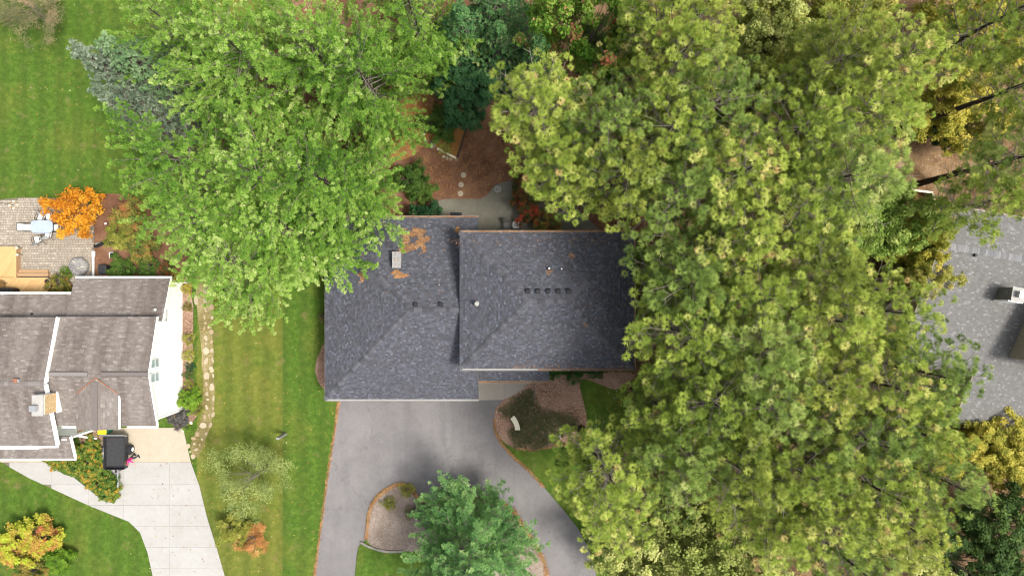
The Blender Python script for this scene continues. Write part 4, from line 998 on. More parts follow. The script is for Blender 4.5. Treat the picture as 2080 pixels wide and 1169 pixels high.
GW = 'white pines left of the dark-roofed house'
for i, (x, y, h, r_, lab) in enumerate([
 (300,295,13.5,4.3,'white pine with pale shoots spreading left over the neighbour\'s lawn, below the blue spruces'),
 (345,430,12.5,4.2,'white pine leaning out above the side garden, right of the orange maple'),
 (490,560,11.5,3.8,'white pine overhanging the mown side lawn, lowest of the white pines'),
 (470,330,14,4.2,'white pine in the middle of the white pine clump'),
 (590,325,13,3.8,'white pine between the clump\'s middle and the bare back yard'),
 (690,455,10,4.0,'white pine whose boughs hang over the rear left corner of the dark lower roof'),
 (690,95,14,4.0,'white pine with the bright round crown left of the dark shaded trees at the top'),
 (600,50,14.5,4.4,'white pine at the top edge, second from the right of its row'),
 (420,40,14,4.2,'white pine at the top edge above the clump\'s middle'),
 (265,-10,13.5,3.4,'white pine at the top edge, leftmost of its row'),
 (815,-40,13,3.6,'white pine cut by the top edge, rightmost of its row'),
 (600,520,11,4.6,'white pine with its lowest boughs hanging over the left end of the dark lower roof'),
]):
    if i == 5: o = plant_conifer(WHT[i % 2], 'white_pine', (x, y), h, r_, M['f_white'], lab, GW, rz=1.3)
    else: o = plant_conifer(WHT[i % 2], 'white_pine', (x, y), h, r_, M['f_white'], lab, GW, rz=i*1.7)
    if i == 5: o.location = (-10.5, 5.8, 0)
    if i == 11: o.location = (-14.0, 3.6, 0)
    if i == 2: o.location = (-17.3, 1.6, 0)
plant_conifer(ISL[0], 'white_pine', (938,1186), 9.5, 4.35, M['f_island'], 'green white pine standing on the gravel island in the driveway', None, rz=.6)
GS = 'spruces at the edge of the left lawn'
for i, (x, y, h, r_, m, lab) in enumerate([(145,95,11,3.0,'f_spruce','blue-grey spruce jutting farthest over the left lawn'), (190,180,10,2.7,'f_spruce','blue-grey spruce below the farthest one, half hidden by the white pine'),
      (205,80,11,3.2,'f_cedar','soft green conifer between the blue-grey spruces and the top row of white pines')]):
    plant_conifer(SPR[i % 2], 'spruce', (x, y), h, r_, M[m], lab, GS, rz=i*1.1)
GD = 'shaded conifers at the top of the back yard'
for i, (x, y, h, r_, lab) in enumerate([(935,15,10,3.0,'dark green conifer at the top edge, left of the shaded pair'), (1015,50,9,2.5,'dark green conifer above the brown back yard, middle of the shaded three'),
      (1095,75,11,2.3,'blue-green conifer left of the turning maple, at the head of the back yard'), (1010,-60,11,3,'dark conifer cut by the top edge above the back yard')]):
    plant_conifer(SPR[i % 2], 'spruce', (x, y), h, r_, M['f_white_dark'], lab, GD, rz=i*2.1)

# broadleaf crowns: twigs, then leaves in clumps round them
def broadleaf(seed, H, R, nclump, nleaf, ls, cz=.35, gap=.0, base=.12, stems=1):
    rng = np.random.default_rng(seed); rr = random.Random(seed)
    c = []
    while len(c) < nclump:
        v = rng.normal(size=3); v /= np.linalg.norm(v); rad = rng.uniform(.35, 1)**.5*(1+.22*math.sin(3*math.atan2(v[1],v[0])+seed)+.15*math.sin(5*math.atan2(v[1],v[0])+2*seed))
        p_ = np.array([v[0]*R*rad, v[1]*R*rad, H*(base+(1-base)*.5)+v[2]*H*(1-base)*.5*min(rad,1)])
        if p_[2] > H*base*.5: c.append(p_)
    c = np.array(c)
    wood = MB()
    for k in range(stems):
        a = 6.28*k/stems; off = Vector((math.cos(a),math.sin(a),0))*(R*.12 if stems > 1 else 0)
        wood.tube([off, off*1.5+Vector((rr.uniform(-.1,.1)*R, rr.uniform(-.1,.1)*R, H*.4)), off*2+Vector((0,0,H*.8))], [.015*H+.02, .011*H+.012, .01], 7)
    for q in c[::4]:
        b = Vector((q[0]*.12, q[1]*.12, max(.1, q[2]*rr.uniform(.35,.7)))); e_ = Vector(q); md = b.lerp(e_,.55)+Vector((0,0,.05*H))
        wood.tube([b, md, e_], [.008+.003*H*.5, .007, .003], 4, False)
    cr = R*2.0/math.sqrt(nclump)*1.15
    rnd_c = np.clip(rng.normal(.45,.2,nclump),0,1)
    N = nclump*nleaf
    off = rng.normal(size=(nclump,nleaf,3)); off /= np.linalg.norm(off,axis=2,keepdims=True); off *= cr*rng.uniform(.2,1,(nclump,nleaf,1)); off[...,2] *= .6
    p_ = (c[:,None]+off).reshape(-1,3); p_[:,2] = np.maximum(p_[:,2], .03)
    nrm = rng.normal(size=(N,3))*.5+np.array([0,0,1.0])+.55*off.reshape(-1,3)/cr; nrm /= np.linalg.norm(nrm,axis=1,keepdims=True)
    t1 = np.cross(nrm, rng.normal(size=(N,3))); t1 /= np.linalg.norm(t1,axis=1,keepdims=True); t2 = np.cross(nrm,t1)
    s = (ls*rng.uniform(.6,1.25,N))[:,None]
    V = np.stack([p_-t1*s*.6, p_+t2*s*.36+nrm*s*.08, p_+t1*s*.6, p_-t2*s*.36+nrm*s*.08], 1)
    rnd = np.clip(np.repeat(rnd_c,nleaf)+rng.normal(0,.16,N),0,1)
    me = face_mesh('crown', V.reshape(-1,3), 4, np.repeat(rnd,4)); me.materials.append(M['f_green'])
    wm = wood.mesh('stems'); wm.materials.append(M['limb'])
    return dict(crown=me, wood=wm, H=H, R=R)
TREE = [broadleaf(300+i, 8, 3, 270, 95, .15, base=.25) for i in range(3)]
BUSH = [broadleaf(320+i, 1.5, 1.0, 100, 70, .08, base=.05, stems=4) for i in range(3)]
FINE = [broadleaf(340+i, 1.0, .8, 90, 60, .045, base=.03, stems=4) for i in range(2)]
AIRY = [broadleaf(360+i, 6, 2.4, 115, 75, .08, base=.25) for i in range(2)]
def plant_leafy(kind, name, top, H, R, mat, label, group=None, cat='shrub', rz=None, z0=0.0, ry=1.0):
    "top: photo pixel of the crown's middle, at 0.6 of its height"
    b = P(top[0], top[1], z0+H*.6)
    o = empty(name, (b.x, b.y, z0), label, cat, group, random.uniform(0,6.28) if rz is None else rz)
    for nm, ch in (('stems' if cat == 'shrub' else 'trunk', 'wood'), ('crown', 'crown')):
        c = link(nm, kind[ch], None, o); c.scale = (R/kind['R'], ry*R/kind['R'], H/kind['H'])
        if ch == 'crown': c.material_slots[0].link = 'OBJECT'; c.material_slots[0].material = M[mat]
    return o
GU = 'broadleaf trees under and between the pines'
for i, (x, y, h, r_, m, lab) in enumerate([
 (1205,55,14.5,3.5,'f_maple','green maple with reddening leaf tips at the top edge, beside the shaded conifers'),
 (1340,120,7,2.6,'f_olive','dull olive tree between the turning maple and the leaning bare trunk'),
 (1615,40,10,3.0,'f_olive','olive-leaved tree cut by the top edge, right of the bare dark hollow'),
 (1660,140,12,3.2,'f_olive','olive-leaved tree just below the bare dark hollow at the top'),
 (1560,95,11,2.8,'f_pale','pale yellow-green tree at the left of the dark hollow near the top edge'),
 (1740,30,7,2.4,'f_olive','olive-leaved tree at the top edge, right of the dark hollow'),
 (1960,40,8,2.8,'f_yellow','yellow tree at the top edge near the upper right corner'),
 (2040,70,8,2.8,'f_yellow','yellow tree in the upper right corner'),
 (1920,180,7,2.8,'f_yellow','yellow-leaved tree behind the long leaning trunk'),
 (1975,245,6,2.3,'f_yellow','yellow tree right of the long leaning trunk\'s foot'),
 (1910,255,3.5,1.5,'f_dark','dark leafy tree at the foot of the long leaning trunk'),
 (1700,455,10,2.8,'f_spring','bright green broadleaf tree in the middle of the wood left of the brown deck'),
 (1795,445,10,2.8,'f_spring','bright green broadleaf tree beside the brown deck'),
 (1852,482,8.2,2.1,'f_yellow','golden tree against the rear left edge of the grey roof'),
 (1872,556,7.4,1.8,'f_olive','olive-gold tree against the left edge of the grey roof'),
 (1320,540,5.2,2.2,'f_mix','small dark green tree with yellow leaves brushing the end of the dark roof'),
 (1770,700,5,2.2,'f_yellow','yellow tree beside the dark trunk left of the grey roof'),
 (1530,740,5,2.2,'f_yellow','small yellow tree glimpsed between pines right of the dark roof'),
 (1660,770,5,2.4,'f_olive','olive tree glimpsed between pines left of the dark trunk'),
 (1395,1120,9,3.7,'f_pale','pale yellow broadleaf tree at the bottom edge, nearest the drive'),
 (1505,1110,10,3.7,'f_pale','pale yellow broadleaf tree at the bottom edge, middle of three'),
 (1300,1140,8,2.8,'f_pale','yellow-green broadleaf tree at the bottom edge beside the drive\'s right arm'),
 (1800,1150,11,2.6,'f_pale','pale yellow tree at the bottom edge left of the dark green trees'),
 (2020,905,4.5,2.4,'f_yellow','yellow tree just below the front edge of the grey roof'),
 (2075,930,4.5,2.2,'f_yellow','yellow tree at the right edge below the grey roof'),
 (1890,930,4.5,1.9,'f_yellow','yellow tree glimpsed between pines left of the pale paving near the grey roof'),
 (2060,1080,7,3.2,'f_shade','dark green tree in the lower right corner'),
 (1950,1150,7,3.0,'f_shade','dark green tree at the bottom edge near the lower right corner'),
 (1720,370,5,2.0,'f_olive','olive tree hidden among pines left of the bare ground patch'),
 (1480,250,5,2.2,'f_mix','rusty-leaved tree glimpsed between pines below the leaning bare trunk'),
]):
    plant_leafy(TREE[i % 3], 'broadleaf_tree', (x, y), h, r_, m, lab, GU, 'tree', rz=i*1.3)
plant_leafy(TREE[1], 'broadleaf_tree', (945,195), 5.5, 2.1, 'f_dark', 'dark green small tree leaning over the triangular bed in the back yard', None, 'tree')
plant_leafy(TREE[2], 'broadleaf_tree', (985,92), 5, 2.3, 'f_dark', 'dark shaded broadleaf tree at the head of the brown back yard', None, 'tree')
plant_leafy(AIRY[0], 'broadleaf_tree', (508,970), 5.4, 2.6, 'f_willow', 'feathery pale green tree between the side lawn and the concrete driveway', None, 'tree', rz=.4)
plant_leafy(AIRY[1], 'broadleaf_tree', (60,10), 4.5, 2.5, 'f_juniper', 'thin dull-leaved tree in the upper left corner of the lawn', None, 'tree')
# shrubs
for i, (x, y, h, r_, m, lab, k) in enumerate([
 (148,430,2.8,1.75,'f_orange','bright orange maple standing by the glass table on the paver patio','B'),
 (118,575,1.4,.75,'f_mix','rusty and green bush against the white house\'s rear wall, beside the deck','B'),
 (133,556,.8,.5,'f_bright','bright green clump between the deck steps and the round fire pit','F'),
 (265,440,1.8,1.3,'f_mix','olive bush in the side garden below the orange maple\'s right','B'),
 (240,480,1.6,1.0,'f_olive','yellowing bush at the right edge of the paver patio','B'),
 (285,505,1.6,1.1,'f_mix','red-flecked bush in the middle of the side garden','B'),
 (245,545,1.3,.9,'f_green','green bush behind the white house beside the black bin','B'),
 (300,540,1.0,.8,'f_green','low green bush along the white house\'s rear roof edge','B'),
 (338,545,.8,.6,'f_red_bush','orange-red bush near the rear right corner of the white house','B'),
 (356,562,.5,.42,'f_yellow','yellow hosta clump at the white gable\'s rear corner, behind the downspout','F'),
 (378,586,.5,.42,'f_yellow','yellow hosta clump at the white gable\'s rear corner, in front of the downspout','F'),
 (380,624,.7,.35,'f_mix','small twiggy dark shrub in the wood mulch along the white gable wall','F'),
 (382,688,.8,.45,'f_olive','rearmost tawny ornamental grass against the white gable wall','F'),
 (382,722,.8,.45,'f_olive','second tawny ornamental grass along the white gable wall','F'),
 (385,745,.5,.38,'f_dark','dark rounded shrub in the mulch along the white gable wall','F'),
 (383,762,.5,.38,'f_green','green rounded shrub in the mulch along the white gable wall','F'),
 (383,783,.6,.42,'f_olive','foremost tawny grass along the white gable wall','F'),
 (382,812,1.3,.85,'f_bright','bright green bush at the front corner of the white gable wall','B'),
 (398,832,.7,.45,'f_olive','olive low shrub beside the bright green corner bush','F'),
 (362,850,1.0,.75,'f_greyshrub','grey-brown twiggy shrub beside the concrete apron','B'),
 (378,868,.5,.32,'f_bright','small lime shrub at the edge of the concrete apron','F'),
 (495,605,1.6,1.3,'f_green','round green shrub under the lowest white pine, beside the side lawn','B'),
 (510,1097,1.2,1.15,'f_peach','round peach-orange bush on the lawn beside the concrete driveway','F'),
 (470,1075,1.8,1.1,'f_olive','yellow-green shrub below the feathery tree, beside the concrete driveway','B'),
 (25,1110,2.0,1.5,'f_sunset','red and orange shrub in the lower left corner','B'),
 (75,1090,1.9,1.4,'f_sunset','yellow and orange shrub right of the corner shrub on the lower left lawn','B'),
 (118,1140,1.5,1.0,'f_bright','lime green shrub on the lower left lawn','B'),
 (60,1160,1.6,1.1,'f_mix','brown-tinged shrub at the bottom edge of the lower left lawn','B'),
 (826,995,.7,.55,'f_olive','olive shrub at the tip of the gravel island','F'),
 (790,1022,.7,.5,'f_olive','small olive shrub in the middle of the island gravel','F'),
 (833,1042,.6,.5,'f_juniper','dark red-brown shrub on the gravel island beside the pine','F'),
 (858,1040,1.0,.75,'f_greyshrub','grey rounded shrub tucked against the island pine','F'),
 (1124,758,.9,.55,'f_box','clipped green boxwood leftmost of three along the front wall','F'),
 (1166,760,.9,.75,'f_box','large clipped boxwood in the middle of three along the front wall','F'),
 (1210,756,.8,.55,'f_box','clipped boxwood rightmost of three along the front wall','F'),
 (1075,390,2.2,1.4,'f_red_bush','red-leaved bush at the right side of the back patio','B'),
 (1075,430,1.5,.9,'f_red_bush','low red-leaved bush beside the white square table','B'),
 (1110,455,1.5,1.0,'f_mix','dark green and red bush against the rear wall of the dark-roofed house','B'),
 (830,365,2.4,1.3,'f_green','green bush below the white pine at the left of the brown back yard','B'),
 (862,388,1.5,.8,'f_green','dark green bush beside the left end of the back patio','B'),
 (860,445,2.6,1.2,'f_dark','green bush at the rear roof edge by the patio\'s left end','B'),
 (905,300,.5,.5,'f_olive','yellow-green low plant in the triangular back yard bed','F'),
 (897,250,1.3,1.35,'f_green','green shrub in the upper part of the triangular back yard bed','B'),
 (1350,150,1.6,1.2,'f_red_bush','rust-red bush in the gap below the turning maple','B'),
 (654,645,1.0,.3,'f_juniper','narrow dark shrub against the left wall of the garage wing','F'),
]):
    kind = (BUSH if k == 'B' else FINE)
    plant_leafy(kind[i % len(kind)], 'shrub', (x, y), h, r_, m, lab, 'garden shrubs', 'shrub', rz=i*.9, z0=.06)
# flowers in front of the white house
fl = [(112,938),(140,930),(160,918),(185,905),(150,950),(175,940),(200,925),(178,965),(203,955),(196,985),(222,975),(212,1000),(228,1000)]
words = ['first','second','third','fourth','fifth','sixth','seventh','eighth','ninth','tenth','eleventh','twelfth','thirteenth']
for i, (x, y) in enumerate(sorted(fl)):
    plant_leafy(BUSH[i % 3], 'flowering_plant', (x, y), .75, .62, 'f_flower', 'orange-flowering plant, %s from the left in the bed between front walk and trailer' % words[i], 'flowering bed before the white house', 'plant', rz=i*1.9)

# leaning bare trunks seen in the gaps of the wood
def bare_trunk(a, za, b, zb, r_, label, z0=0):
    A, B = P(*a, za), P(*b, zb); mb = MB()
    mb.tube([A+(B-A)*(i/5)+Vector((math.sin(i*2.)*.06, math.cos(i*1.7)*.06, 0)) for i in range(6)], [r_*(1-.5*i/5) for i in range(6)], 10)
    o = empty('pine_trunk', (A.x, A.y, 0), label, 'tree trunk', 'bare trunks in the wood'); mb.build('trunk', M['bark'], o, A*Vector((1,1,0)) if False else Vector((A.x,A.y,0)))
    tw = MB(); rr = random.Random(int(A.x*10))
    for k in range(9):
        p0 = A.lerp(B, .35+.07*k); d = Vector((rr.uniform(-1,1), rr.uniform(-1,1), rr.uniform(.0,.5))).normalized(); l = rr.uniform(.5,1.4)
        tw.tube([p0, p0+d*l*.5+Vector((0,0,.1)), p0+d*l+Vector((0,0,rr.uniform(-.2,.3)))], [.03,.018,.006], 5, False)
        p1 = p0+d*l*.5+Vector((0,0,.1)); d2 = (d+Vector((rr.uniform(-.8,.8),rr.uniform(-.8,.8),0))).normalized(); tw.tube([p1, p1+d2*l*.45], [.015,.005], 4, False)
    tw.build('dead_twigs', M['twig'], o, Vector((A.x,A.y,0)))['kind'] = 'stuff'; return o
bare_trunk((1900,372), 0, (1955,340), 3.4, .15, 'thin dark trunk on the bare brown ground patch, beside the thicker pine trunk')
bare_trunk((1700,722), 0, (1830,738), 8, .2, 'dark trunk lying across the gap left of the grey roof')
bare_trunk((1288,150), 0, (1352,55), 8, .2, 'bare leaning trunk in the gap right of the turning maple')
bare_trunk((1640,900), 0, (1685,945), 6, .2, 'dark trunk in the narrow gap of the lower wood')

# uncountable things on the ground: grass blades, fallen leaves, pebbles, chips
rng = np.random.default_rng(5)
HOUSES = [[(lx0,ly0),(lx1,ly0),(lx1,ly1),(lx0,ly1)], [(mx0,my0),(mx1,my0),(mx1,my1),(mx0,my1)], [(-60,-12.5),(EX,-12.5),(EX,.5),(-60,.5)]]
def clear_of(p, polys):
    m = np.ones(len(p), bool)
    for q in polys: m &= ~in_poly(p[:,0], p[:,1], q)
    return p[m]
lawnp = scatter(px_poly([(-40,-20),(470,-20),(470,640),(700,640),(700,1200),(-40,1200)]), 90000, rng)
lawnp = clear_of(lawnp, [WOOD, DIRT, NBED, DBED, WBED, DRIVE, DRV, PVA]+HOUSES)
isl = clear_of(scatter(ISLE, 2500, rng), [GRAVEL]); fr = clear_of(scatter(px_poly([(1040,905),(1260,760),(1260,1000),(1130,1020)]), 4000, rng), [DRIVE, FRONT])
gp_ = np.concatenate([lawnp, isl, fr]); zz = np.concatenate([np.zeros(len(lawnp)), np.full(len(isl), .1), np.zeros(len(fr))]); n = len(gp_)
a = rng.uniform(0, 6.283, n); hgt = rng.uniform(.03,.075,n); wd = rng.uniform(.006,.013,n); ln = rng.normal(0,.03,(n,2))
b3 = np.stack([gp_[:,0], gp_[:,1], zz],1); s = np.stack([np.cos(a)*wd, np.sin(a)*wd, np.zeros(n)],1); tip = b3+np.stack([ln[:,0], ln[:,1], hgt],1)
tag(link('grass', face_mesh('grass', np.stack([b3-s, b3+s, tip],1).reshape(-1,3), 3, np.repeat(np.clip(rng.normal(.5,.2,n),0,1),3)), M['grass']), 'short mown grass on the lawns', 'grass', kind='stuff')

def leaf_quads(p, z, size, rng):
    n = len(p); nr = rng.normal(size=(n,3))*.35+np.array([0,0,1]); nr /= np.linalg.norm(nr,axis=1,keepdims=True)
    t1 = np.cross(nr, rng.normal(size=(n,3))); t1 /= np.linalg.norm(t1,axis=1,keepdims=True); t2 = np.cross(nr,t1)
    s = (size*rng.uniform(.6,1.3,n))[:,None]; b = np.stack([p[:,0],p[:,1],z+.02+rng.uniform(0,.02,n)],1)
    return np.stack([b-t1*s*.5, b+t2*s*.35, b+t1*s*.5, b-t2*s*.35],1).reshape(-1,3)
lp1 = clear_of(scatter(px_poly([(1200,100),(2080,-60),(2150,1200),(1250,1200)]), 42000, rng), HOUSES+[DRIVE]); lp2 = clear_of(scatter(px_poly([(200,-20),(480,-20),(480,640),(690,660),(690,1180),(300,1180),(300,560)]), 800, rng), HOUSES+[DRIVE])
lp3 = clear_of(scatter(px_poly([(20,0),(330,0),(330,400),(20,400)]), 260, rng), HOUSES); lp4 = clear_of(scatter(px_poly([(400,900),(600,900),(560,1169),(280,1169),(220,1000)]), 45, rng), HOUSES)
lp = np.concatenate([lp1,lp2,lp3,lp4]); zl = np.where(in_poly(lp[:,0],lp[:,1],DRV), .05, .012)
zl = np.where(in_poly(lp[:,0],lp[:,1],DRIVE), .05, zl)
tag(link('fallen_leaves', face_mesh('fallen_leaves', leaf_quads(lp, zl, .095, rng), 4, np.repeat(rng.random(len(lp)),4)), M['leaf_orange']), 'dry fallen leaves scattered under the trees', 'leaves', kind='stuff')

# loose orange needles along the drive, on the island edge and over the back yard
Vn, Rn = [], []
def band(pts_px, width, n, z):
    pl = smooth_poly(px_poly(pts_px), 6, 0, False); seg = np.array(pl); i = rng.integers(0, len(seg)-1, n); f = rng.random(n)[:,None]
    c = seg[i]*(1-f)+seg[i+1]*f + rng.normal(0, width/2, (n,2)); ang = rng.uniform(0,6.283,n); l = rng.uniform(.06,.15,n)
    d = np.stack([np.cos(ang)*l, np.sin(ang)*l, rng.normal(0,.01,n)],1); s = np.stack([-np.sin(ang), np.cos(ang), np.zeros(n)],1)*.009
    b = np.stack([c[:,0],c[:,1], z+rng.uniform(.006,.04,n)],1)
    Vn.append(np.stack([b-d/2-s,b-d/2+s,b+d/2+s,b+d/2-s],1).reshape(-1,3)); Rn.append(np.repeat(rng.random(n),4))
band([(689,815),(682,862),(667,960),(651,1080),(639,1169)], .12, 1500, .03)
band([(745,1092),(749,1050),(760,1018),(783,995),(812,982),(835,991),(852,1013)], .14, 1900, .12)
band([(852,1013),(885,1018),(960,1013),(1028,1024),(1066,1072),(1098,1123),(1112,1169)], .22, 2600, .12)
band([(1004,850),(1008,880),(1024,906),(1045,928),(1075,955),(1105,988)], .13, 900, .05)
band([(1045,908),(1080,912),(1140,903),(1180,888)], .1, 600, .06)
v, r_ = needles_on(STRAW, 3200, lambda x, y: .02); Vn.append(v); Rn.append(r_)
v, r_ = needles_on(px_poly([(840,300),(950,260),(1040,280),(1040,390),(880,400)]), 4200, lambda x, y: .015); Vn.append(v); Rn.append(r_*.6)
tag(link('fallen_pine_needles', face_mesh('fallen_pine_needles', np.concatenate(Vn), 4, np.concatenate(Rn)), M['needle_orange']), 'fallen orange pine needles along the driveway edges and back yard', 'pine needles', kind='stuff')
def lumps(poly, n, z, smin, smax, flat, rng):
    p = scatter(poly, n, rng); s = rng.uniform(smin, smax, n); a = rng.uniform(0,6.283,n)
    base = np.array([[1,0,0],[0,.8,0],[-1,0,0],[0,-.8,0],[.1,0,1]]); ca_, sa_ = np.cos(a), np.sin(a); j = rng.uniform(.7,1.3,(n,5,3))
    v = base[None]*j*s[:,None,None]; v[...,2] *= flat
    X = v[...,0]*ca_[:,None]-v[...,1]*sa_[:,None]+p[:,0:1]; Y = v[...,0]*sa_[:,None]+v[...,1]*ca_[:,None]+p[:,1:2]; Z = v[...,2]+z
    vv = np.stack([X,Y,Z],2).reshape(-1,3); f = (np.array([[0,1,4],[1,2,4],[2,3,4],[3,0,4]])[None]+5*np.arange(n)[:,None,None]).reshape(-1,3)
    return vv, f
def lump_obj(name, poly, n, z, smin, smax, flat, mat, label, cat):
    v, f = lumps(poly, n, z, smin, smax, flat, rng); me = bpy.data.meshes.new(name); me.from_pydata(v.tolist(), [], f.tolist()); me.update()
    return tag(link(name, me, mat), label, cat, kind='stuff')
lump_obj('gravel', GRAVEL, 6500, .122, .02, .06, .7, M['pebble'], 'pale pebbles covering the driveway island', 'gravel')
lump_obj('mulch_chips', FRONT, 7000, .058, .02, .07, .4, M['chip'], 'wood chips covering the front bed', 'mulch')
lump_obj('mulch_chips', WBED, 2500, .033, .02, .06, .4, M['chip'], 'reddish wood chips along the white gable wall', 'mulch')
lump_obj('mulch_chips', px_poly([(158,872),(212,872),(214,910),(165,915)]), 1500, .01, .02, .06, .5, M['chip'], 'wood chips between the trailer and the white house', 'mulch')
lump_obj('mulch_chips', DBED, 800, .03, .02, .05, .5, M['chip'], 'wood chips in the narrow bed left of the garage wing', 'mulch')
# juniper ground cover of the front bed
JUN = smooth_poly(px_poly([(1018,830),(1050,808),(1078,790),(1086,812),(1105,832),(1140,838),(1172,850),(1160,875),(1130,885),(1120,900),(1070,908),(1042,900),(1034,880),(1045,868),(1040,845),(1025,845)]), 4, .05)
p_ = scatter(JUN, 2300, rng); p_ = p_+rng.normal(0,.14,p_.shape); T = len(p_)
pos = np.stack([p_[:,0], p_[:,1], rng.uniform(.08,.24,T)],1); ax = np.stack([rng.normal(0,.6,T), rng.normal(0,.6,T), np.full(T,.7)],1)
tag(link('juniper_groundcover', face_mesh('juniper_groundcover', needles(pos, ax, rng.uniform(.8,1.3,T), 9, .14, .014, -.1, rng), 4, np.repeat(np.clip(rng.normal(.45,.25,T),0,1), 36)), M['f_juniper']), 'dark spreading ground cover round the curved bench', 'ground cover', kind='stuff')

# ------------------------------------------------------------------ garden and yard objects
ORD = ['first','second','third','fourth','fifth','sixth','seventh','eighth','ninth','tenth','eleventh','twelfth','thirteenth','fourteenth','fifteenth','sixteenth','seventeenth','eighteenth','nineteenth','twentieth',
       'twenty-first','twenty-second','twenty-third','twenty-fourth','twenty-fifth','twenty-sixth','twenty-seventh','twenty-eighth','twenty-ninth','thirtieth']
fa = [(408,60,44,80),(415,170,30,80),(495,160,40,70),(455,295,65,90),(343,400,60,130),(525,385,45,70),(450,410,45,60),(528,485,55,70),(457,525,30,55),(443,605,17,70),(532,612,38,50),(455,676,35,20),(542,690,24,35),(495,722,42,42),(440,740,17,65),
      (525,780,58,60),(455,850,42,72),(525,900,40,60),(458,920,28,25),(463,1003,78,105),(530,1000,42,60),(462,1125,50,100),(540,1115,32,80)]
fb = [(523,55,58,85),(445,50,38,36),(467,132,75,90),(543,130,28,62),(463,228,38,65),(530,270,60,100),(472,345,40,55),(480,412,35,25),(548,400,25,80),(468,505,32,68),(543,517,40,40),(545,592,42,70),(498,597,22,45),(445,620,32,65),(428,718,95,80),(510,715,45,80),
      (358,825,55,70),(462,817,38,45),(310,870,68,48),(322,938,33,40),(250,967,45,70),(386,948,25,25),(343,1005,50,40),(272,1032,26,28),(305,1088,60,65),(413,885,30,20)]
stones = [(340+x/5.843, 540+y/5.843, w/5.843, h/5.843) for x, y, w, h in fa]+[(340+x/5.843, 740+y/5.843, w/5.843, h/5.843) for x, y, w, h in fb]
stones.sort(key=lambda s: s[1]); rr = random.Random(3)
rowsL = [s for s in stones if s[0] < 425.5 and s[1] < 865]; rowsR = [s for s in stones if s[0] >= 425.5 and s[1] < 865]; rowsF = [s for s in stones if s[1] >= 865]
for row, desc in ((rowsL, '%s flagstone from the back in the left file of the path beside the white gable'), (rowsR, '%s flagstone from the back in the right file of the path beside the white gable'), (rowsF, '%s flagstone from the back of the loose ones leading to the concrete driveway')):
    for i, (x, y, w, h) in enumerate(row):
        c = P(x, y); n = rr.randint(5, 8); ph = rr.uniform(0, 6.28); tilt = rr.uniform(-.35,.35)
        W_, H_ = max(w,4.5)/27.8*.5, max(h,4.5)/27.8*.5; poly = []
        for k in range(n):
            a = ph+6.283*k/n+rr.uniform(-.25,.25); r_ = rr.uniform(.86,1.15); u, v = math.cos(a)*W_*r_, math.sin(a)*H_*r_
            poly.append((u*math.cos(tilt)-v*math.sin(tilt), u*math.sin(tilt)+v*math.cos(tilt)))
        poly = ccw(poly); ht = .035+rr.uniform(0,.015)
        inner = [(a*.94, b*.94) for a, b in poly]
        mb = MB().add([(a,b,-.03) for a, b in poly]+[(a,b,ht-.01) for a, b in poly]+[(a,b,ht) for a, b in inner], [tuple(range(2*n,3*n))]+[(i_,(i_+1)%n,n+(i_+1)%n,n+i_) for i_ in range(n)]+[(n+i_,n+(i_+1)%n,2*n+(i_+1)%n,2*n+i_) for i_ in range(n)])
        o = link('flagstone', mb.mesh('flagstone'), M['stone_tan'], None, c)
        tag(o, desc % ORD[i], 'flagstone', 'flagstones of the side path')

# round stepping stones of the back yard
disc = MB().lathe((0,0,0), [(.20,-.02),(.20,.035),(.185,.05),(.12,.05),(.115,.042),(.06,.042),(.055,.05),(0.002,.05)], 22).mesh('stepping_stone'); disc.materials.append(M['stone_disc'])
for (x, y), w in zip(((941.5,355.5),(936.5,375),(935.5,393)), ('farthest from', 'midway between the other two before', 'nearest')):
    tag(link('stepping_stone', disc, None, None, P(x, y, .03)+Vector((0,0,-.01))), 'round pale stepping stone %s the back patio' % w, 'stepping stone', 'round stepping stones')

# triangular back yard bed: straw, timber edges, boulders
BED = smooth_poly(px_poly([(862,290),(866,250),(885,215),(915,205),(948,235),(945,275),(928,318),(890,302)]), 4, .03)
tag(MB().prism(BED, -.02, .10).build('triangular_bed', M['straw'], None, Vector((*P2(905,270),0))), kind='structure')
te = empty('timber_edging', P(908,311,0), 'pale timber edging along the front of the triangular back yard bed', 'edging')
MB().bar(P(888,302,.14), P(906,311,.14), .16, .18).build('timber', M['cream'], te); MB().bar(P(906.5,311.2,.13), P(926,321,.13), .15, .17).build('timber', M['cream'], te)
te = empty('timber_edging', P(938,295,0), 'dark timber edging along the right side of the triangular back yard bed', 'edging')
MB().bar(P(929,319,.12), P(938,292,.12), .12, .18).build('timber', M['bark'], te); MB().bar(P(938.2,291.5,.12), P(947,262,.12), .11, .17).build('timber', M['bark'], te)
te = empty('timber_edging', P(875,240,0), 'dark timber edging along the left side of the triangular back yard bed', 'edging')
MB().bar(P(863,270,.12), P(880,235,.12), .12, .18).build('timber', M['bark'], te); MB().bar(P(880.5,234,.12), P(905,207,.12), .11, .17).build('timber', M['bark'], te)
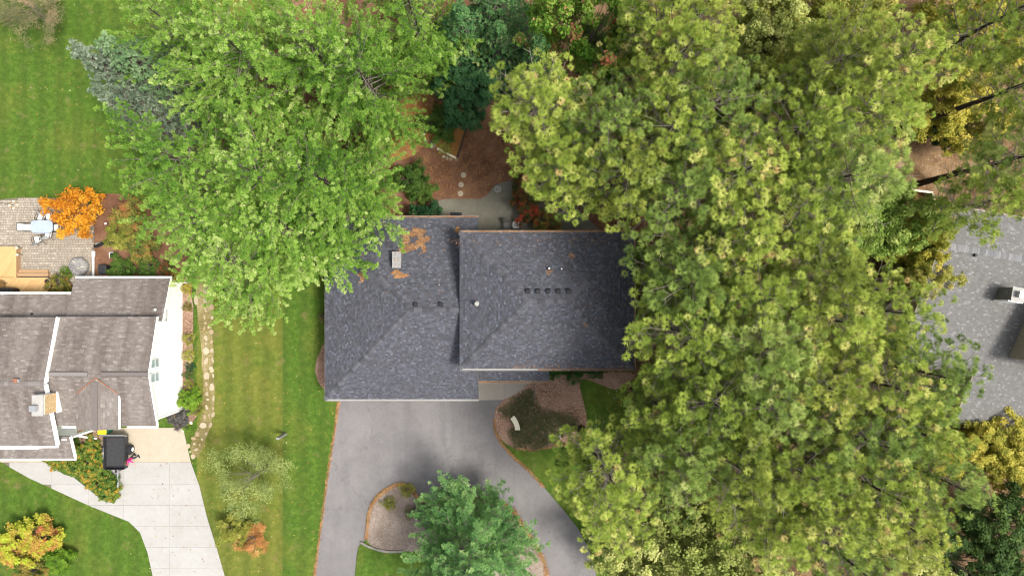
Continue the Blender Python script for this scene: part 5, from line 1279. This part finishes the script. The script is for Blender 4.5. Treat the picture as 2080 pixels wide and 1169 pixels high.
def boulder(px, py, w, d, h, mat, label, z=0.0, seed=0, name='boulder', group=None):
    rr = random.Random(seed+int(px)); bm = bmesh.new(); bmesh.ops.create_icosphere(bm, subdivisions=2, radius=1)
    f = [rr.uniform(.5,2.5) for _ in range(6)]
    for v in bm.verts:
        k = 1+.12*math.sin(f[0]*v.co.x*3+f[1])+.10*math.sin(f[2]*v.co.y*4+f[3])+.08*math.sin(f[4]*v.co.z*3+f[5])
        v.co = Vector((v.co.x*w/2*k, v.co.y*d/2*k, v.co.z*h*k*.62+h*.3))
    me = bpy.data.meshes.new(name); bm.to_mesh(me); bm.free(); o = link(name, me, M[mat], None, P(px, py, z)-Vector((0,0,.02))); o.rotation_euler.z = rr.uniform(0,3)
    return tag(o, label, 'boulder', group)
boulder(878,294,.62,.5,.42,'stone_gray','mossy dark boulder at the left corner of the triangular back yard bed')
boulder(865,287,.36,.3,.28,'stone_gray','grey stone beside the mossy boulder in the back yard')
boulder(862,273,.24,.22,.2,'cream','small white stone at the left edge of the triangular bed')
for k, (x, y) in enumerate(((901,318),(908,321),(915,323.5),(926,324))): boulder(x, y, .28,.22,.14,'stone_tan','pale flat rock, %s from the left before the timber edging in the back yard' % ORD[k], seed=k*7, group='rocks before the timber edging')
boulder(1137,887,.24,.22,.2,'white','small white stone in the front bed near the drive', .05)
boulder(845,1052,.2,.18,.14,'white','small white stone on the island gravel', .11)
boulder(386,790,.3,.3,.2,'stone_gray','grey stone in the mulch near the bright green corner bush', .03)
for k, (x, y, m) in enumerate(((372,873,'cream'),(388,858,'cream'),(380,856,'stone_gray'))): boulder(x, y, .26,.2,.14, m, ('%s stone edging the corner bed by the concrete apron' % ('left pale','right pale','grey')[k]), .02, seed=k)
boulder(186,893,.34,.3,.2,'cream','pale stone in the wood chips left of the trailer', 0)
boulder(168,905,.3,.25,.2,'stone_gray','grey stone beside the white house\'s porch corner', 0)
# low stone edging of the island
se = empty('stone_edging', P(775,1110,.1), 'low grey stone edging at the lower side of the island gravel', 'edging')
pl = smooth_poly(px_poly([(733,1100),(748,1108),(768,1115),(790,1119),(818,1118)], .1), 4, 0, False)
for a, b in zip(pl[:-1], pl[1:]):
    A, B = Vector((*a,.12)), Vector((*b,.12)); MB().bar(A.lerp(B,.03), A.lerp(B,.97), .16+random.uniform(-.02,.02), .16).build('stone', M['stone_gray'], se)
# thin board edging by the entry walk
eb = MB().bar(P(1085,775,.1), P(1086,812,.1), .06, .16).build('board_edging', M['cap_brown'], None, P(1086,795,0)); tag(eb, 'thin reddish board edging between ground cover and mulch', 'edging')

# curved bench
be = empty('curved_bench', P(1047,862,.06), 'cream curved stone bench in the front bed', 'bench')
cbx = P(1012,874,.5)
def arc(r0, r1, a0, a1, z0, z1, n=9):
    pts = [(cbx.x+r1*math.cos(a0+(a1-a0)*i/n), cbx.y+r1*math.sin(a0+(a1-a0)*i/n)) for i in range(n+1)]+[(cbx.x+r0*math.cos(a1-(a1-a0)*i/n), cbx.y+r0*math.sin(a1-(a1-a0)*i/n)) for i in range(n+1)]
    return MB().prism(pts, z0, z1)
a0, a1 = math.radians(2), math.radians(44)
arc(1.22,1.58,a0,a1,.46,.54).build('seat', M['cream'], be)
for t_ in (.16,.84): aa = a0+(a1-a0)*t_; MB().box((cbx.x+1.4*math.cos(aa), cbx.y+1.4*math.sin(aa), .25), (.30,.12,.42), aa).build('leg', M['cream'], be)

# patio things behind the dark-roofed house
q = P(1011,384,.55)
rt = empty('round_table', (q.x,q.y,.06), 'round white metal table with an open spoked top on the back patio', 'table')
mb = MB()
N = 24
for r0, r1 in ((.17,.245),(.0,.06)):
    ri = [Vector((q.x+r0*math.cos(6.283*k/N), q.y+r0*math.sin(6.283*k/N), 0)) for k in range(N)]; ro = [Vector((q.x+r1*math.cos(6.283*k/N), q.y+r1*math.sin(6.283*k/N), 0)) for k in range(N)]
    for z0, z1 in ((.53,.56),):
        vs_ = [v+Vector((0,0,z)) for z in (z0,z1) for v in ri+ro]; fs = []
        for k in range(N):
            j = (k+1)%N; fs += [(2*N+k,3*N+k,3*N+j,2*N+j),(k,j,N+j,N+k),(N+k,N+j,3*N+j,3*N+k),(j,k,2*N+k,2*N+j)]
        mb.add(vs_, fs)
for k in range(6): aa = 6.283*k/6+.2; mb.bar(q+Vector((.05*math.cos(aa),.05*math.sin(aa),-.004)), q+Vector((.18*math.cos(aa),.18*math.sin(aa),-.004)), .05, .02)
mb.build('table_top', M['concrete'], rt); MB().lathe((q.x,q.y,.06), [(.19,0),(.19,.03),(.17,.05)], 20).build('base', M['black_metal'], rt); MB().tube([(q.x,q.y,.1),(q.x,q.y,.53)], .025, 8).build('leg', M['black_metal'], rt)
q = P(1048,456,.42)
st = empty('side_table', (q.x,q.y,.06), 'white square side table with rounded corners beside the grey patio chair', 'table')
MB().bbox((q.x,q.y,.42), (.48,.48,.06), .07).build('table_top', M['white'], st)
MB().bbox((q.x,q.y,.465), (.30,.30,.03), .05).build('table_inset', M['concrete'], st)
for dx in (-1,1):
    for dy in (-1,1): MB().box((q.x+dx*.18,q.y+dy*.18,.225), (.04,.04,.33)).build('leg', M['white'], st)
def armchair(name, label, loc, rz, mat, frame, group=None, w=.56):
    o = empty(name, loc, label, 'chair', group, rz)
    O = (0,0,0)
    MB().bbox((0,.02,.40), (w-.08,.50,.05), .02).build('seat', mat, o, O)
    MB().bbox((0,-.30,.68), (w-.08,.05,.56), .02, rx=.42).build('backrest', mat, o, O)
    for s in (-1,1):
        mb = MB(); x = s*(w/2-.015)
        mb.tube([(x,-.40,.95),(x,-.20,.42),(x,.27,.42)], .016, 6); mb.build('side_frame', frame, o, O)
        MB().tube([(x,-.26,.62),(x+s*.02,-.05,.65),(x+s*.02,.26,.64)], .02, 6).build('armrest', frame, o, O)
        MB().tube([(x,.26,.64),(x,.30,.0)], .015, 6).build('leg', frame, o, O); MB().tube([(x,-.22,.45),(x,-.36,.0)], .015, 6).build('leg', frame, o, O)
    MB().tube([(-w/2+.015,-.40,.95),(w/2-.015,-.40,.95)], .016, 6).build('top_rail', frame, o, O)
    return o
armchair('patio_chair', 'grey wicker chair beside the white square table behind the dark-roofed house', P(1030,456,.45)*Vector((1,1,0))+Vector((0,0,.06)), math.pi+.05, M['metal_grey'], M['metal_grey'])
dm = MB().box(P(926,437,.085), (.85,.4,.02)).build('door_mat', M['black'], None, P(926,437,.06)); tag(dm, 'black mat on the back patio at the lower roof\'s edge', 'mat')

# paver patio: glass table and sling chairs
tq = P(85,460,.72)
tb = empty('patio_table', (tq.x,tq.y,.055), 'rounded frosted glass table on the paver patio, half under the orange maple', 'table')
TW, TD = .80, .46
tp = [(tq.x+TW*math.copysign(abs(math.cos(a))**.45, math.cos(a)), tq.y+TD*math.copysign(abs(math.sin(a))**.45, math.sin(a))) for a in [6.283*k/36 for k in range(36)]]
MB().prism(tp, .715, .73).build('glass_top', M['frost'], tb)
MB().tube([Vector((x,y,.715)) for x, y in tp+tp[:1]], .014, 5, False).build('table_rim', M['black_metal'], tb)
for dx in (-.6,.6):
    for dy in (-.34,.34): MB().tube([(tq.x+dx,tq.y+dy,.71),(tq.x+dx*1.05,tq.y+dy*1.05,.055)], .02, 6).build('leg', M['black_metal'], tb)
for x, y, rz, lab in ((56,461.5,-math.pi/2,'white sling chair at the left end of the glass table'), (84,441,math.pi-.35,'white sling chair behind the glass table, left of two'), (100,440,math.pi+.35,'white sling chair behind the glass table, right of two, half under the orange maple'),
      (77,487,.25,'white sling chair pulled out in front of the glass table'), (98,476,-.12,'white sling chair pushed under the front of the glass table'), (117,462,math.pi/2,'white sling chair at the right end of the glass table, under the orange maple')):
    armchair('sling_chair', lab, P(x,y,.45)*Vector((1,1,0))+Vector((0,0,.055)), rz, M['sling'], M['black_metal'], 'sling chairs round the glass table')
# fire pit heap
q = P(159,541,.3)
fp = empty('fire_pit', (q.x,q.y,.055), 'round weathered grey fire pit on the paver patio beside the white downspout', 'fire pit')
mb = MB(); rr = random.Random(4)
prof = [(.66,0),(.68,.18),(.64,.34),(.52,.42),(.3,.46),(.02,.47)]
n = 28; vs_ = []; fs = []
for r_, z in prof:
    for k in range(n): a = 6.283*k/n; kk = 1+.05*math.sin(5*a+z*9)+.03*math.sin(11*a); vs_.append((q.x+r_*kk*math.cos(a), q.y+r_*kk*math.sin(a), .055+z+rr.uniform(-.015,.015)))
for i in range(len(prof)-1):
    for k in range(n): fs.append((i*n+k,i*n+(k+1)%n,(i+1)*n+(k+1)%n,(i+1)*n+k))
mb.add(vs_, fs, True).build('stone_ring', M['old_wood'], fp)
for k in range(9):
    a = rr.uniform(0,6.28); r_ = rr.uniform(.1,.45); d = rr.uniform(0,3.14); c = Vector((q.x+r_*math.cos(a), q.y+r_*math.sin(a), .52+rr.uniform(0,.06))); v = Vector((math.cos(d),math.sin(d),rr.uniform(-.1,.1)))*rr.uniform(.15,.34)
    MB().tube([c-v, c+v], rr.uniform(.025,.05), 7).build('log', M['old_wood'] if k % 3 else M['cream'], fp)
# black compost bin, folded cover, garden stake
q = P(207,547,.9); bn = empty('storage_bin', (q.x,q.y,.02), 'black plastic bin standing behind the white house beside the downspout', 'bin')
MB().bbox((q.x,q.y,.42), (.52,.62,.8), .06).build('body', M['black'], bn); MB().bbox((q.x,q.y,.86), (.58,.68,.09), .04).build('lid', M['black_metal'], bn)
q = P(212,495,.2); fc = empty('folded_cover', (q.x,q.y,.02), 'long black folded cover lying at the right edge of the paver patio', 'cover')
pts = [P(192,500,.15),P(200,497,.2),P(208,494,.28),(P(218,491,.22)),P(228,490,.25),P(236,492,.12)]
MB().tube(pts, [.12,.17,.13,.17,.15,.05], 9).build('cloth', M['black'], fc); MB().box(P(199,494,.34), (.42,.10,.03), .2).build('strap', M['old_wood'], fc)
q = P(226,518,.5); ps = empty('plant_stand', (q.x,q.y,.02), 'small white-rimmed square planter in the side garden', 'planter')
MB().box((q.x,q.y,.22), (.30,.34,.4)).build('body', M['black'], ps); MB().bar((q.x-.17,q.y-.2,.44),(q.x-.17,q.y+.2,.44),.04,.05).build('rim', M['white'], ps); MB().bar((q.x-.15,q.y+.2,.44),(q.x+.19,q.y+.2,.44),.04,.05).build('rim', M['white'], ps)
q = P(215,454,.9); gl = empty('garden_light', (q.x,q.y,.02), 'white globe garden light among the bushes right of the orange maple', 'lamp')
MB().tube([(q.x,q.y,.02),(q.x,q.y,.85)], .02, 6).build('post', M['black_metal'], gl); MB().lathe((q.x,q.y,.84), [(.02,0),(.07,.04),(.085,.09),(.06,.15),(.01,.17)], 12).build('globe', M['white'], gl)
q = P(27,416,.1); hk = empty('planter_ring', (q.x,q.y,.03), 'ring of pale stones with a thin iron hook at the patio\'s upper left corner', 'planter')
for k in range(8): a = 6.283*k/8; MB().bbox((q.x+.26*math.cos(a), q.y+.26*math.sin(a), .09), (.15,.12,.12), .03, a).build('stone', M['stone_tan'] if k % 2 else M['cream'], hk)
MB().tube([(q.x,q.y,.05),(q.x,q.y,1.5),(q.x-.12,q.y,1.65),(q.x-.25,q.y,1.5)], .014, 6).build('hook', M['black_metal'], hk)

# honey-coloured deck with steps
DKz = .5
dk = empty('deck', P(40,560,0), 'honey-coloured wooden deck with steps behind the white house', 'deck')
for poly in (px_poly([(-60,501),(33,501),(33,562.5),(-60,562.5)], DKz), px_poly([(-60,563.5),(97,563.5),(97,612),(-60,612)], DKz)):
    mb = MB(); cc = ccw(poly); cx = sum(p[0] for p in poly)/4; cy = sum(p[1] for p in poly)/4; d = (math.cos(.95), math.sin(.95)); nn = (-d[1], d[0])
    for k in range(-30, 31):
        o_ = k*.146; a = (cx+nn[0]*o_, cy+nn[1]*o_); b = (a[0]+nn[0]*.137, a[1]+nn[1]*.137)
        qd = [(a[0]-d[0]*8,a[1]-d[1]*8),(a[0]+d[0]*8,a[1]+d[1]*8),(b[0]+d[0]*8,b[1]+d[1]*8),(b[0]-d[0]*8,b[1]-d[1]*8)]
        q_ = clip_convex(ccw(qd), cc)
        if len(q_) > 2 and area2(q_) > .005: mb.prism(q_, DKz-.03, DKz)
    mb.build('deck_boards', M['deck'], dk)['kind'] = 'stuff'
    MB().prism(poly, 0.03, DKz-.032).build('skirt', M['deck_step'], dk)
def dbar(a, b, w=.17): return MB().bar(P(*a, DKz+.012), P(*b, DKz+.012), w, .03)
for a, b in (((-60,503),(29,503)), ((30.5,501),(30.5,564)), ((33.5,566),(97,566))): dbar(a, b).build('border_board', M['deck'], dk)
for k, (y, z) in enumerate(((557.5,.34),(550.5,.19))):
    A, B = P(32+1.5,y,z), P(97,y,z); MB().box(((A.x+B.x)/2,A.y,z/2+.015), (B.x-A.x,.245,z-.03)).build('step', M['deck_step'], dk)
    for j in (-1,1): MB().box(((A.x+B.x)/2+.01,A.y+j*.063,z+.012), (B.x-A.x+.03,.118,.026)).build('tread', M['deck_step'], dk)
gr = empty('grill', P(14,594,DKz), 'black covered grill standing on the deck against the lean-to roof', 'grill')
q = P(12,592,1.1); MB().bbox((q.x,q.y,.95), (1.1,.55,.9), .12).build('cover', M['black'], gr); MB().bbox((q.x,q.y,1.46), (.85,.4,.14), .05).build('hood', M['black'], gr)
q = P(3,580,.8); cr_ = empty('deck_chair', (q.x,q.y,DKz), 'round dark chair on the deck at the left edge', 'chair')
MB().lathe((q.x,q.y,.9), [(.05,0),(.3,.02),(.38,.10),(.36,.12),(.28,.05),(.05,.03)], 20).build('seat', M['deck_dark'], cr_)
for k in range(4): a = .78+1.57*k; MB().tube([(q.x+.25*math.cos(a),q.y+.25*math.sin(a),.93),(q.x+.3*math.cos(a),q.y+.3*math.sin(a),DKz)], .018, 6).build('leg', M['black_metal'], cr_)
q = P(95,571,.9); pg = empty('potted_figure', (q.x,q.y,DKz), 'black and white pot at the deck\'s right corner', 'pot')
MB().lathe((q.x,q.y,DKz), [(.12,0),(.16,.2),(.14,.3),(.16,.33)], 14).build('pot', M['white'], pg); MB().lathe((q.x,q.y,DKz+.3), [(.14,0),(.15,.14),(.06,.22),(.02,.26)], 12).build('plant', M['black'], pg)
q = P(99,581,.8); tc = MB().lathe((0,0,0), [(.10,0),(.13,.3),(.15,.34),(.13,.34),(.11,.25)], 16).build('flower_pot', M['concrete_tan'], None, Vector((q.x,q.y,DKz))); tc.data.transform(Matrix.Identity(4))
tc.data.transform(Matrix.Translation(Vector((q.x,q.y,DKz)))); tag(tc, 'pale clay pot at the deck edge beside the rusty bush', 'pot')
for k, (x, y) in enumerate(((33.5,503),(34.5,517))):
    c = P(x,y,.6); lt = MB().lathe((c.x,c.y,.03), [(.05,0),(.05,.45),(.09,.5),(.09,.6),(.02,.66)], 12).build('post_light', M['cream'], None, Vector((c.x,c.y,.03))); tag(lt, '%s cream post light along the deck\'s right side' % ('corner', 'lower'), 'lamp', 'deck post lights') if False else tag(lt, ('cream post light at the deck\'s upper corner','smaller cream post light below the deck\'s upper corner')[k], 'lamp')

# wheeled cart bin
q = P(206,874.5,1.1)
wb = empty('wheelie_bin', (q.x,q.y,.045), 'green wheeled bin with a yellow lid behind the trailer', 'bin')
mb = MB(); b0, b1 = (.42,.5), (.58,.66)
vs_ = [(q.x+sx*b[0]/2, q.y+sy*b[1]/2, z) for b, z in ((b0,.08),(b1,1.0)) for sx, sy in ((-1,-1),(1,-1),(1,1),(-1,1))]
mb.add(vs_, [(3,2,1,0),(4,5,6,7),(0,1,5,4),(1,2,6,5),(2,3,7,6),(3,0,4,7)]); mb.build('body', M['green_bin'], wb)
MB().bbox((q.x,q.y,1.04), (.62,.56,.09), .035).build('lid', M['yellow'], wb); MB().tube([(q.x-.22,q.y+.36,1.0),(q.x+.22,q.y+.36,1.0)], .018, 8).build('handle', M['black'], wb)
for s in (-1,1): MB().tube([(q.x+s*.22,q.y+.26,.15),(q.x+s*.28,q.y+.26,.15)], .11, 14).build('wheel', M['rubber'], wb)

# trailer
q = P(234,919,.75); TX, TY = q.x, q.y
tl = empty('utility_trailer', (TX,TY,.05), 'empty black utility trailer parked on the concrete driveway', 'trailer')
BW, BL, ZF = 1.5, 2.3, .55
def rrect(w, l, r_, n=4, cut=0):
    pts = []
    for cx_, cy_, a0_ in ((w/2-r_,l/2-.03,0),(-w/2+r_,l/2-.03,1),(-w/2+r_,-l/2+r_,2),(w/2-r_,-l/2+r_,3)):
        rad = .03 if a0_ in (0,1) else r_
        cx__ = (w/2-rad)*(1 if a0_ in (0,3) else -1)
        for k in range(n+1): a = math.pi/2*(a0_+k/n); pts.append((TX+cx__+rad*math.cos(a), TY+cy_+rad*math.sin(a)))
    return pts
ou, inn = rrect(BW+.1, BL+.08, .2), rrect(BW, BL, .16)
n = len(ou); mb = MB()
mb.add([(x,y,ZF-.06) for x, y in ou]+[(x,y,ZF+.34) for x, y in ou]+[(x,y,ZF+.34) for x, y in inn]+[(x,y,ZF-.02) for x, y in inn],
       [(i,(i+1)%n,n+(i+1)%n,n+i) for i in range(n)]+[(n+i,n+(i+1)%n,2*n+(i+1)%n,2*n+i) for i in range(n)]+[(2*n+i,2*n+(i+1)%n,3*n+(i+1)%n,3*n+i) for i in range(n)]+[tuple(range(n-1,-1,-1))])
mb.build('tub', M['black_metal'], tl)
MB().prism(inn, ZF-.05, ZF-.012).build('bed_floor', M['black_metal'], tl)
for k in range(19): MB().box((TX-BW/2+.1+k*(BW-.2)/18, TY+.03, ZF-.004), (.035, BL-.34, .02)).build('floor_rib', M['bed_rib'], tl)
MB().box((TX-.02, TY+BL/2+.09, ZF+.30), (BW+.14,.06,.62), rx=-.35).build('tailgate', M['steel'], tl)
MB().tube([(TX-BW/2-.02,TY-.4,ZF+.37),(TX-BW/2-.02,TY+.4,ZF+.37)], .025, 6).build('tie_rail', M['steel'], tl)
for s in (-1,1):
    cxw = TX+s*(BW/2+.17)
    wl_ = MB().tube([(cxw-.09,TY+.15,.31),(cxw+.09,TY+.15,.31)], .26, 20).build('wheel', M['rubber'], tl)
    sub(MB().tube([(cxw+s*.07,TY+.15,.31),(cxw+s*.10,TY+.15,.31)], .15, 16), 'rim', M['white'], wl_, Vector((TX,TY,.05)))
    fd = [(TY+.15+.36*math.cos(a), .31+.36*math.sin(a)) for a in [math.pi*k/10 for k in range(11)]]
    mb = MB()
    for (y0_,z0_),(y1_,z1_) in zip(fd[:-1],fd[1:]): mb.add([(cxw-.12,y0_,z0_),(cxw+.12,y0_,z0_),(cxw+.12,y1_,z1_),(cxw-.12,y1_,z1_)],[(0,1,2,3)])
    mb.build('mudguard', M['black_metal'], tl)
MB().bar((TX-.02,TY-BL/2+.1,.42),(TX+.02,TY-BL/2-1.25,.42),.09,.09).build('tongue', M['steel'], tl)
jw = MB().tube([(TX-.20,TY-BL/2-.28,.25),(TX-.10,TY-BL/2-.28,.25)], .19, 16).build('spare_wheel', M['rubber'], tl); sub(MB().tube([(TX-.11,TY-BL/2-.28,.25),(TX-.08,TY-BL/2-.28,.25)], .11, 12), 'rim', M['steel'], jw, Vector((TX,TY,.05)))
MB().tube([(TX+.02,TY-BL/2-.3,.05),(TX+.02,TY-BL/2-.3,.85)], .03, 8).build('jack', M['steel'], tl); MB().bar((TX+.02,TY-BL/2-.3,.85),(TX+.3,TY-BL/2-.33,.85),.03,.03).build('jack_handle', M['steel'], tl)
MB().bbox((TX+.02,TY-BL/2-1.3,.45), (.11,.22,.12), .02).build('coupler', M['steel'], tl)

# weathered post on the side lawn
q = P(580,880,0); po = MB().box((q.x,q.y,.85), (.22,.14,1.7)).build('wooden_post', M['old_wood'], None, q); tag(po, 'grey weathered post beside the feathery tree on the side lawn', 'post')

# ------------------------------------------------------------------ the person by the trailer
def skin_mesh(name, joints, edges, radii, root=0, sub_=2):
    me = bpy.data.meshes.new(name); me.from_pydata(joints, edges, []); me.update()
    o = bpy.data.objects.new(name, me); C.objects.link(o)
    m = o.modifiers.new('skin', 'SKIN'); m.use_smooth_shade = True
    sk = me.skin_vertices[0].data if me.skin_vertices else None
    if sk is None:
        bpy.context.view_layer.objects.active = o; bpy.context.view_layer.update(); sk = me.skin_vertices[0].data
    for i, r_ in enumerate(radii):
        sk[i].radius = (r_, r_) if not isinstance(r_, tuple) else r_; sk[i].use_root = (i == root)
    s = o.modifiers.new('sub', 'SUBSURF'); s.levels = sub_; s.render_levels = sub_
    dg = bpy.context.evaluated_depsgraph_get(); me2 = bpy.data.meshes.new_from_object(o.evaluated_get(dg)); me2.name = name
    me2.polygons.foreach_set('use_smooth', [True]*len(me2.polygons))
    bpy.data.objects.remove(o); return me2
pf = P(279,925,.05)                                     # between the feet
pr = empty('person', pf, 'person in a pink top and dark trousers beside the black trailer', 'person', None, math.radians(205))
# the figure faces its own +Y, leaning a little forward and reaching to the trailer's edge
J = [(0,0,.94),(0,.03,1.10),(0,.09,1.28),(0,.12,1.40),(0,.16,1.50),(0,.20,1.60),(0,.21,1.68),
     (-.09,0,.90),(-.10,.06,.50),(-.10,.02,.10),(-.10,.14,.035),
     (.09,0,.90),(.11,-.10,.50),(.11,-.22,.11),(.11,-.12,.035),
     (-.17,.11,1.38),(-.22,.26,1.18),(-.18,.46,1.10),(.17,.11,1.38),(.26,.18,1.16),(.24,.36,1.04)]
Ed = [(0,1),(1,2),(2,3),(3,4),(4,5),(5,6),(0,7),(7,8),(8,9),(9,10),(0,11),(11,12),(12,13),(13,14),(3,15),(15,16),(16,17),(3,18),(18,19),(19,20)]
Rd = [(.15,.11),(.145,.105),(.155,.105),(.10,.08),.052,.085,.08,.095,.062,.042,.04,.095,.062,.042,.04,.065,.045,.03,.065,.045,.03]
body = skin_mesh('body', J, Ed, Rd)
bo = link('body', body, None, pr)
for m in ('skin','jeans','pink'): body.materials.append(M[m])
for p_ in body.polygons:
    c = p_.center
    if c.z > 1.50 or (c.y > .33 and abs(c.x) > .12 and c.z > .95): k = 0
    elif c.z > .93: k = 2
    else: k = 1
    p_.material_index = k
bm = bmesh.new(); bmesh.ops.create_icosphere(bm, subdivisions=3, radius=1)
for v in bm.verts:
    c = v.co; s = .106 if not (c.y > .35 and c.z < .25) else .088
    v.co = Vector((c.x*s*.92+0, .205+c.y*s*1.08-.012, 1.655+c.z*s*1.16))
bmesh.ops.delete(bm, geom=[v for v in bm.verts if v.co.z < 1.52], context='VERTS')
me = bpy.data.meshes.new('hair'); bm.to_mesh(me); bm.free(); me.polygons.foreach_set('use_smooth', [True]*len(me.polygons)); link('hair', me, M['hair'], pr)
hb = MB().tube([(0,.10,1.66),(0,.03,1.60),(0,.02,1.48),(0,.04,1.38)], [.04,.05,.045,.01], 8); hb.build('ponytail', M['hair'], pr, (0,0,0))
fm = MB()
fm.lathe((0,0,0), [(.001,0),(.014,.004),(.012,.02),(.001,.03)], 8)
nose = fm.mesh('nose'); no = link('nose', nose, M['skin'], pr); no.location = (0,.305,1.635)
for s in (-1,1):
    ey = MB().lathe((s*.034,.292,1.655), [(.001,-.008),(.010,0),(.001,.008)], 8).build('eye', M['white'], pr, (0,0,0))
    ea = MB().lathe((s*.098,.2,1.63), [(.004,-.03),(.016,-.01),(.018,.012),(.004,.03)], 8).build('ear', M['skin'], pr, (0,0,0))
MB().bar((-.025,.297,1.597),(.025,.297,1.597),.012,.008).build('mouth', M['copper'], pr, (0,0,0))
# hands: palm and five fingers each
for s, wr in ((-1, Vector((-.18,.46,1.10))), (1, Vector((.24,.36,1.04)))):
    d = Vector((0,.9,-.35)).normalized()
    pts = [tuple(wr-d*.01), tuple(wr+d*.05), tuple(wr+d*.085)]; ed = [(0,1),(1,2)]; ra = [.024,(.036,.016),(.034,.014)]
    for f, (ox, l) in enumerate(((-.030,.062),(-.010,.072),(.010,.068),(.028,.052))):
        b = wr+d*.088+Vector((ox,0,0)); i0 = len(pts)
        pts += [tuple(b), tuple(b+d*l*.5+Vector((0,0,-.006))), tuple(b+d*l*.95+Vector((0,-.006,-.022)))]; ed += [(2,i0),(i0,i0+1),(i0+1,i0+2)]; ra += [.0095,.009,.0075]
    i0 = len(pts); tb_ = wr+d*.025+Vector((-s*.034,0,0)); pts += [tuple(tb_), tuple(tb_+d*.03+Vector((-s*.022,0,-.006))), tuple(tb_+d*.055+Vector((-s*.026,0,-.014)))]; ed += [(1,i0),(i0,i0+1),(i0+1,i0+2)]; ra += [.012,.010,.008]
    link('hand', skin_mesh('hand', pts, ed, ra), M['skin'], pr)
for s, y in ((-.10,.08),(.11,-.17)): MB().bbox((s,y,.035), (.09,.26,.075), .03).build('shoe', M['black'], pr, (0,0,0))
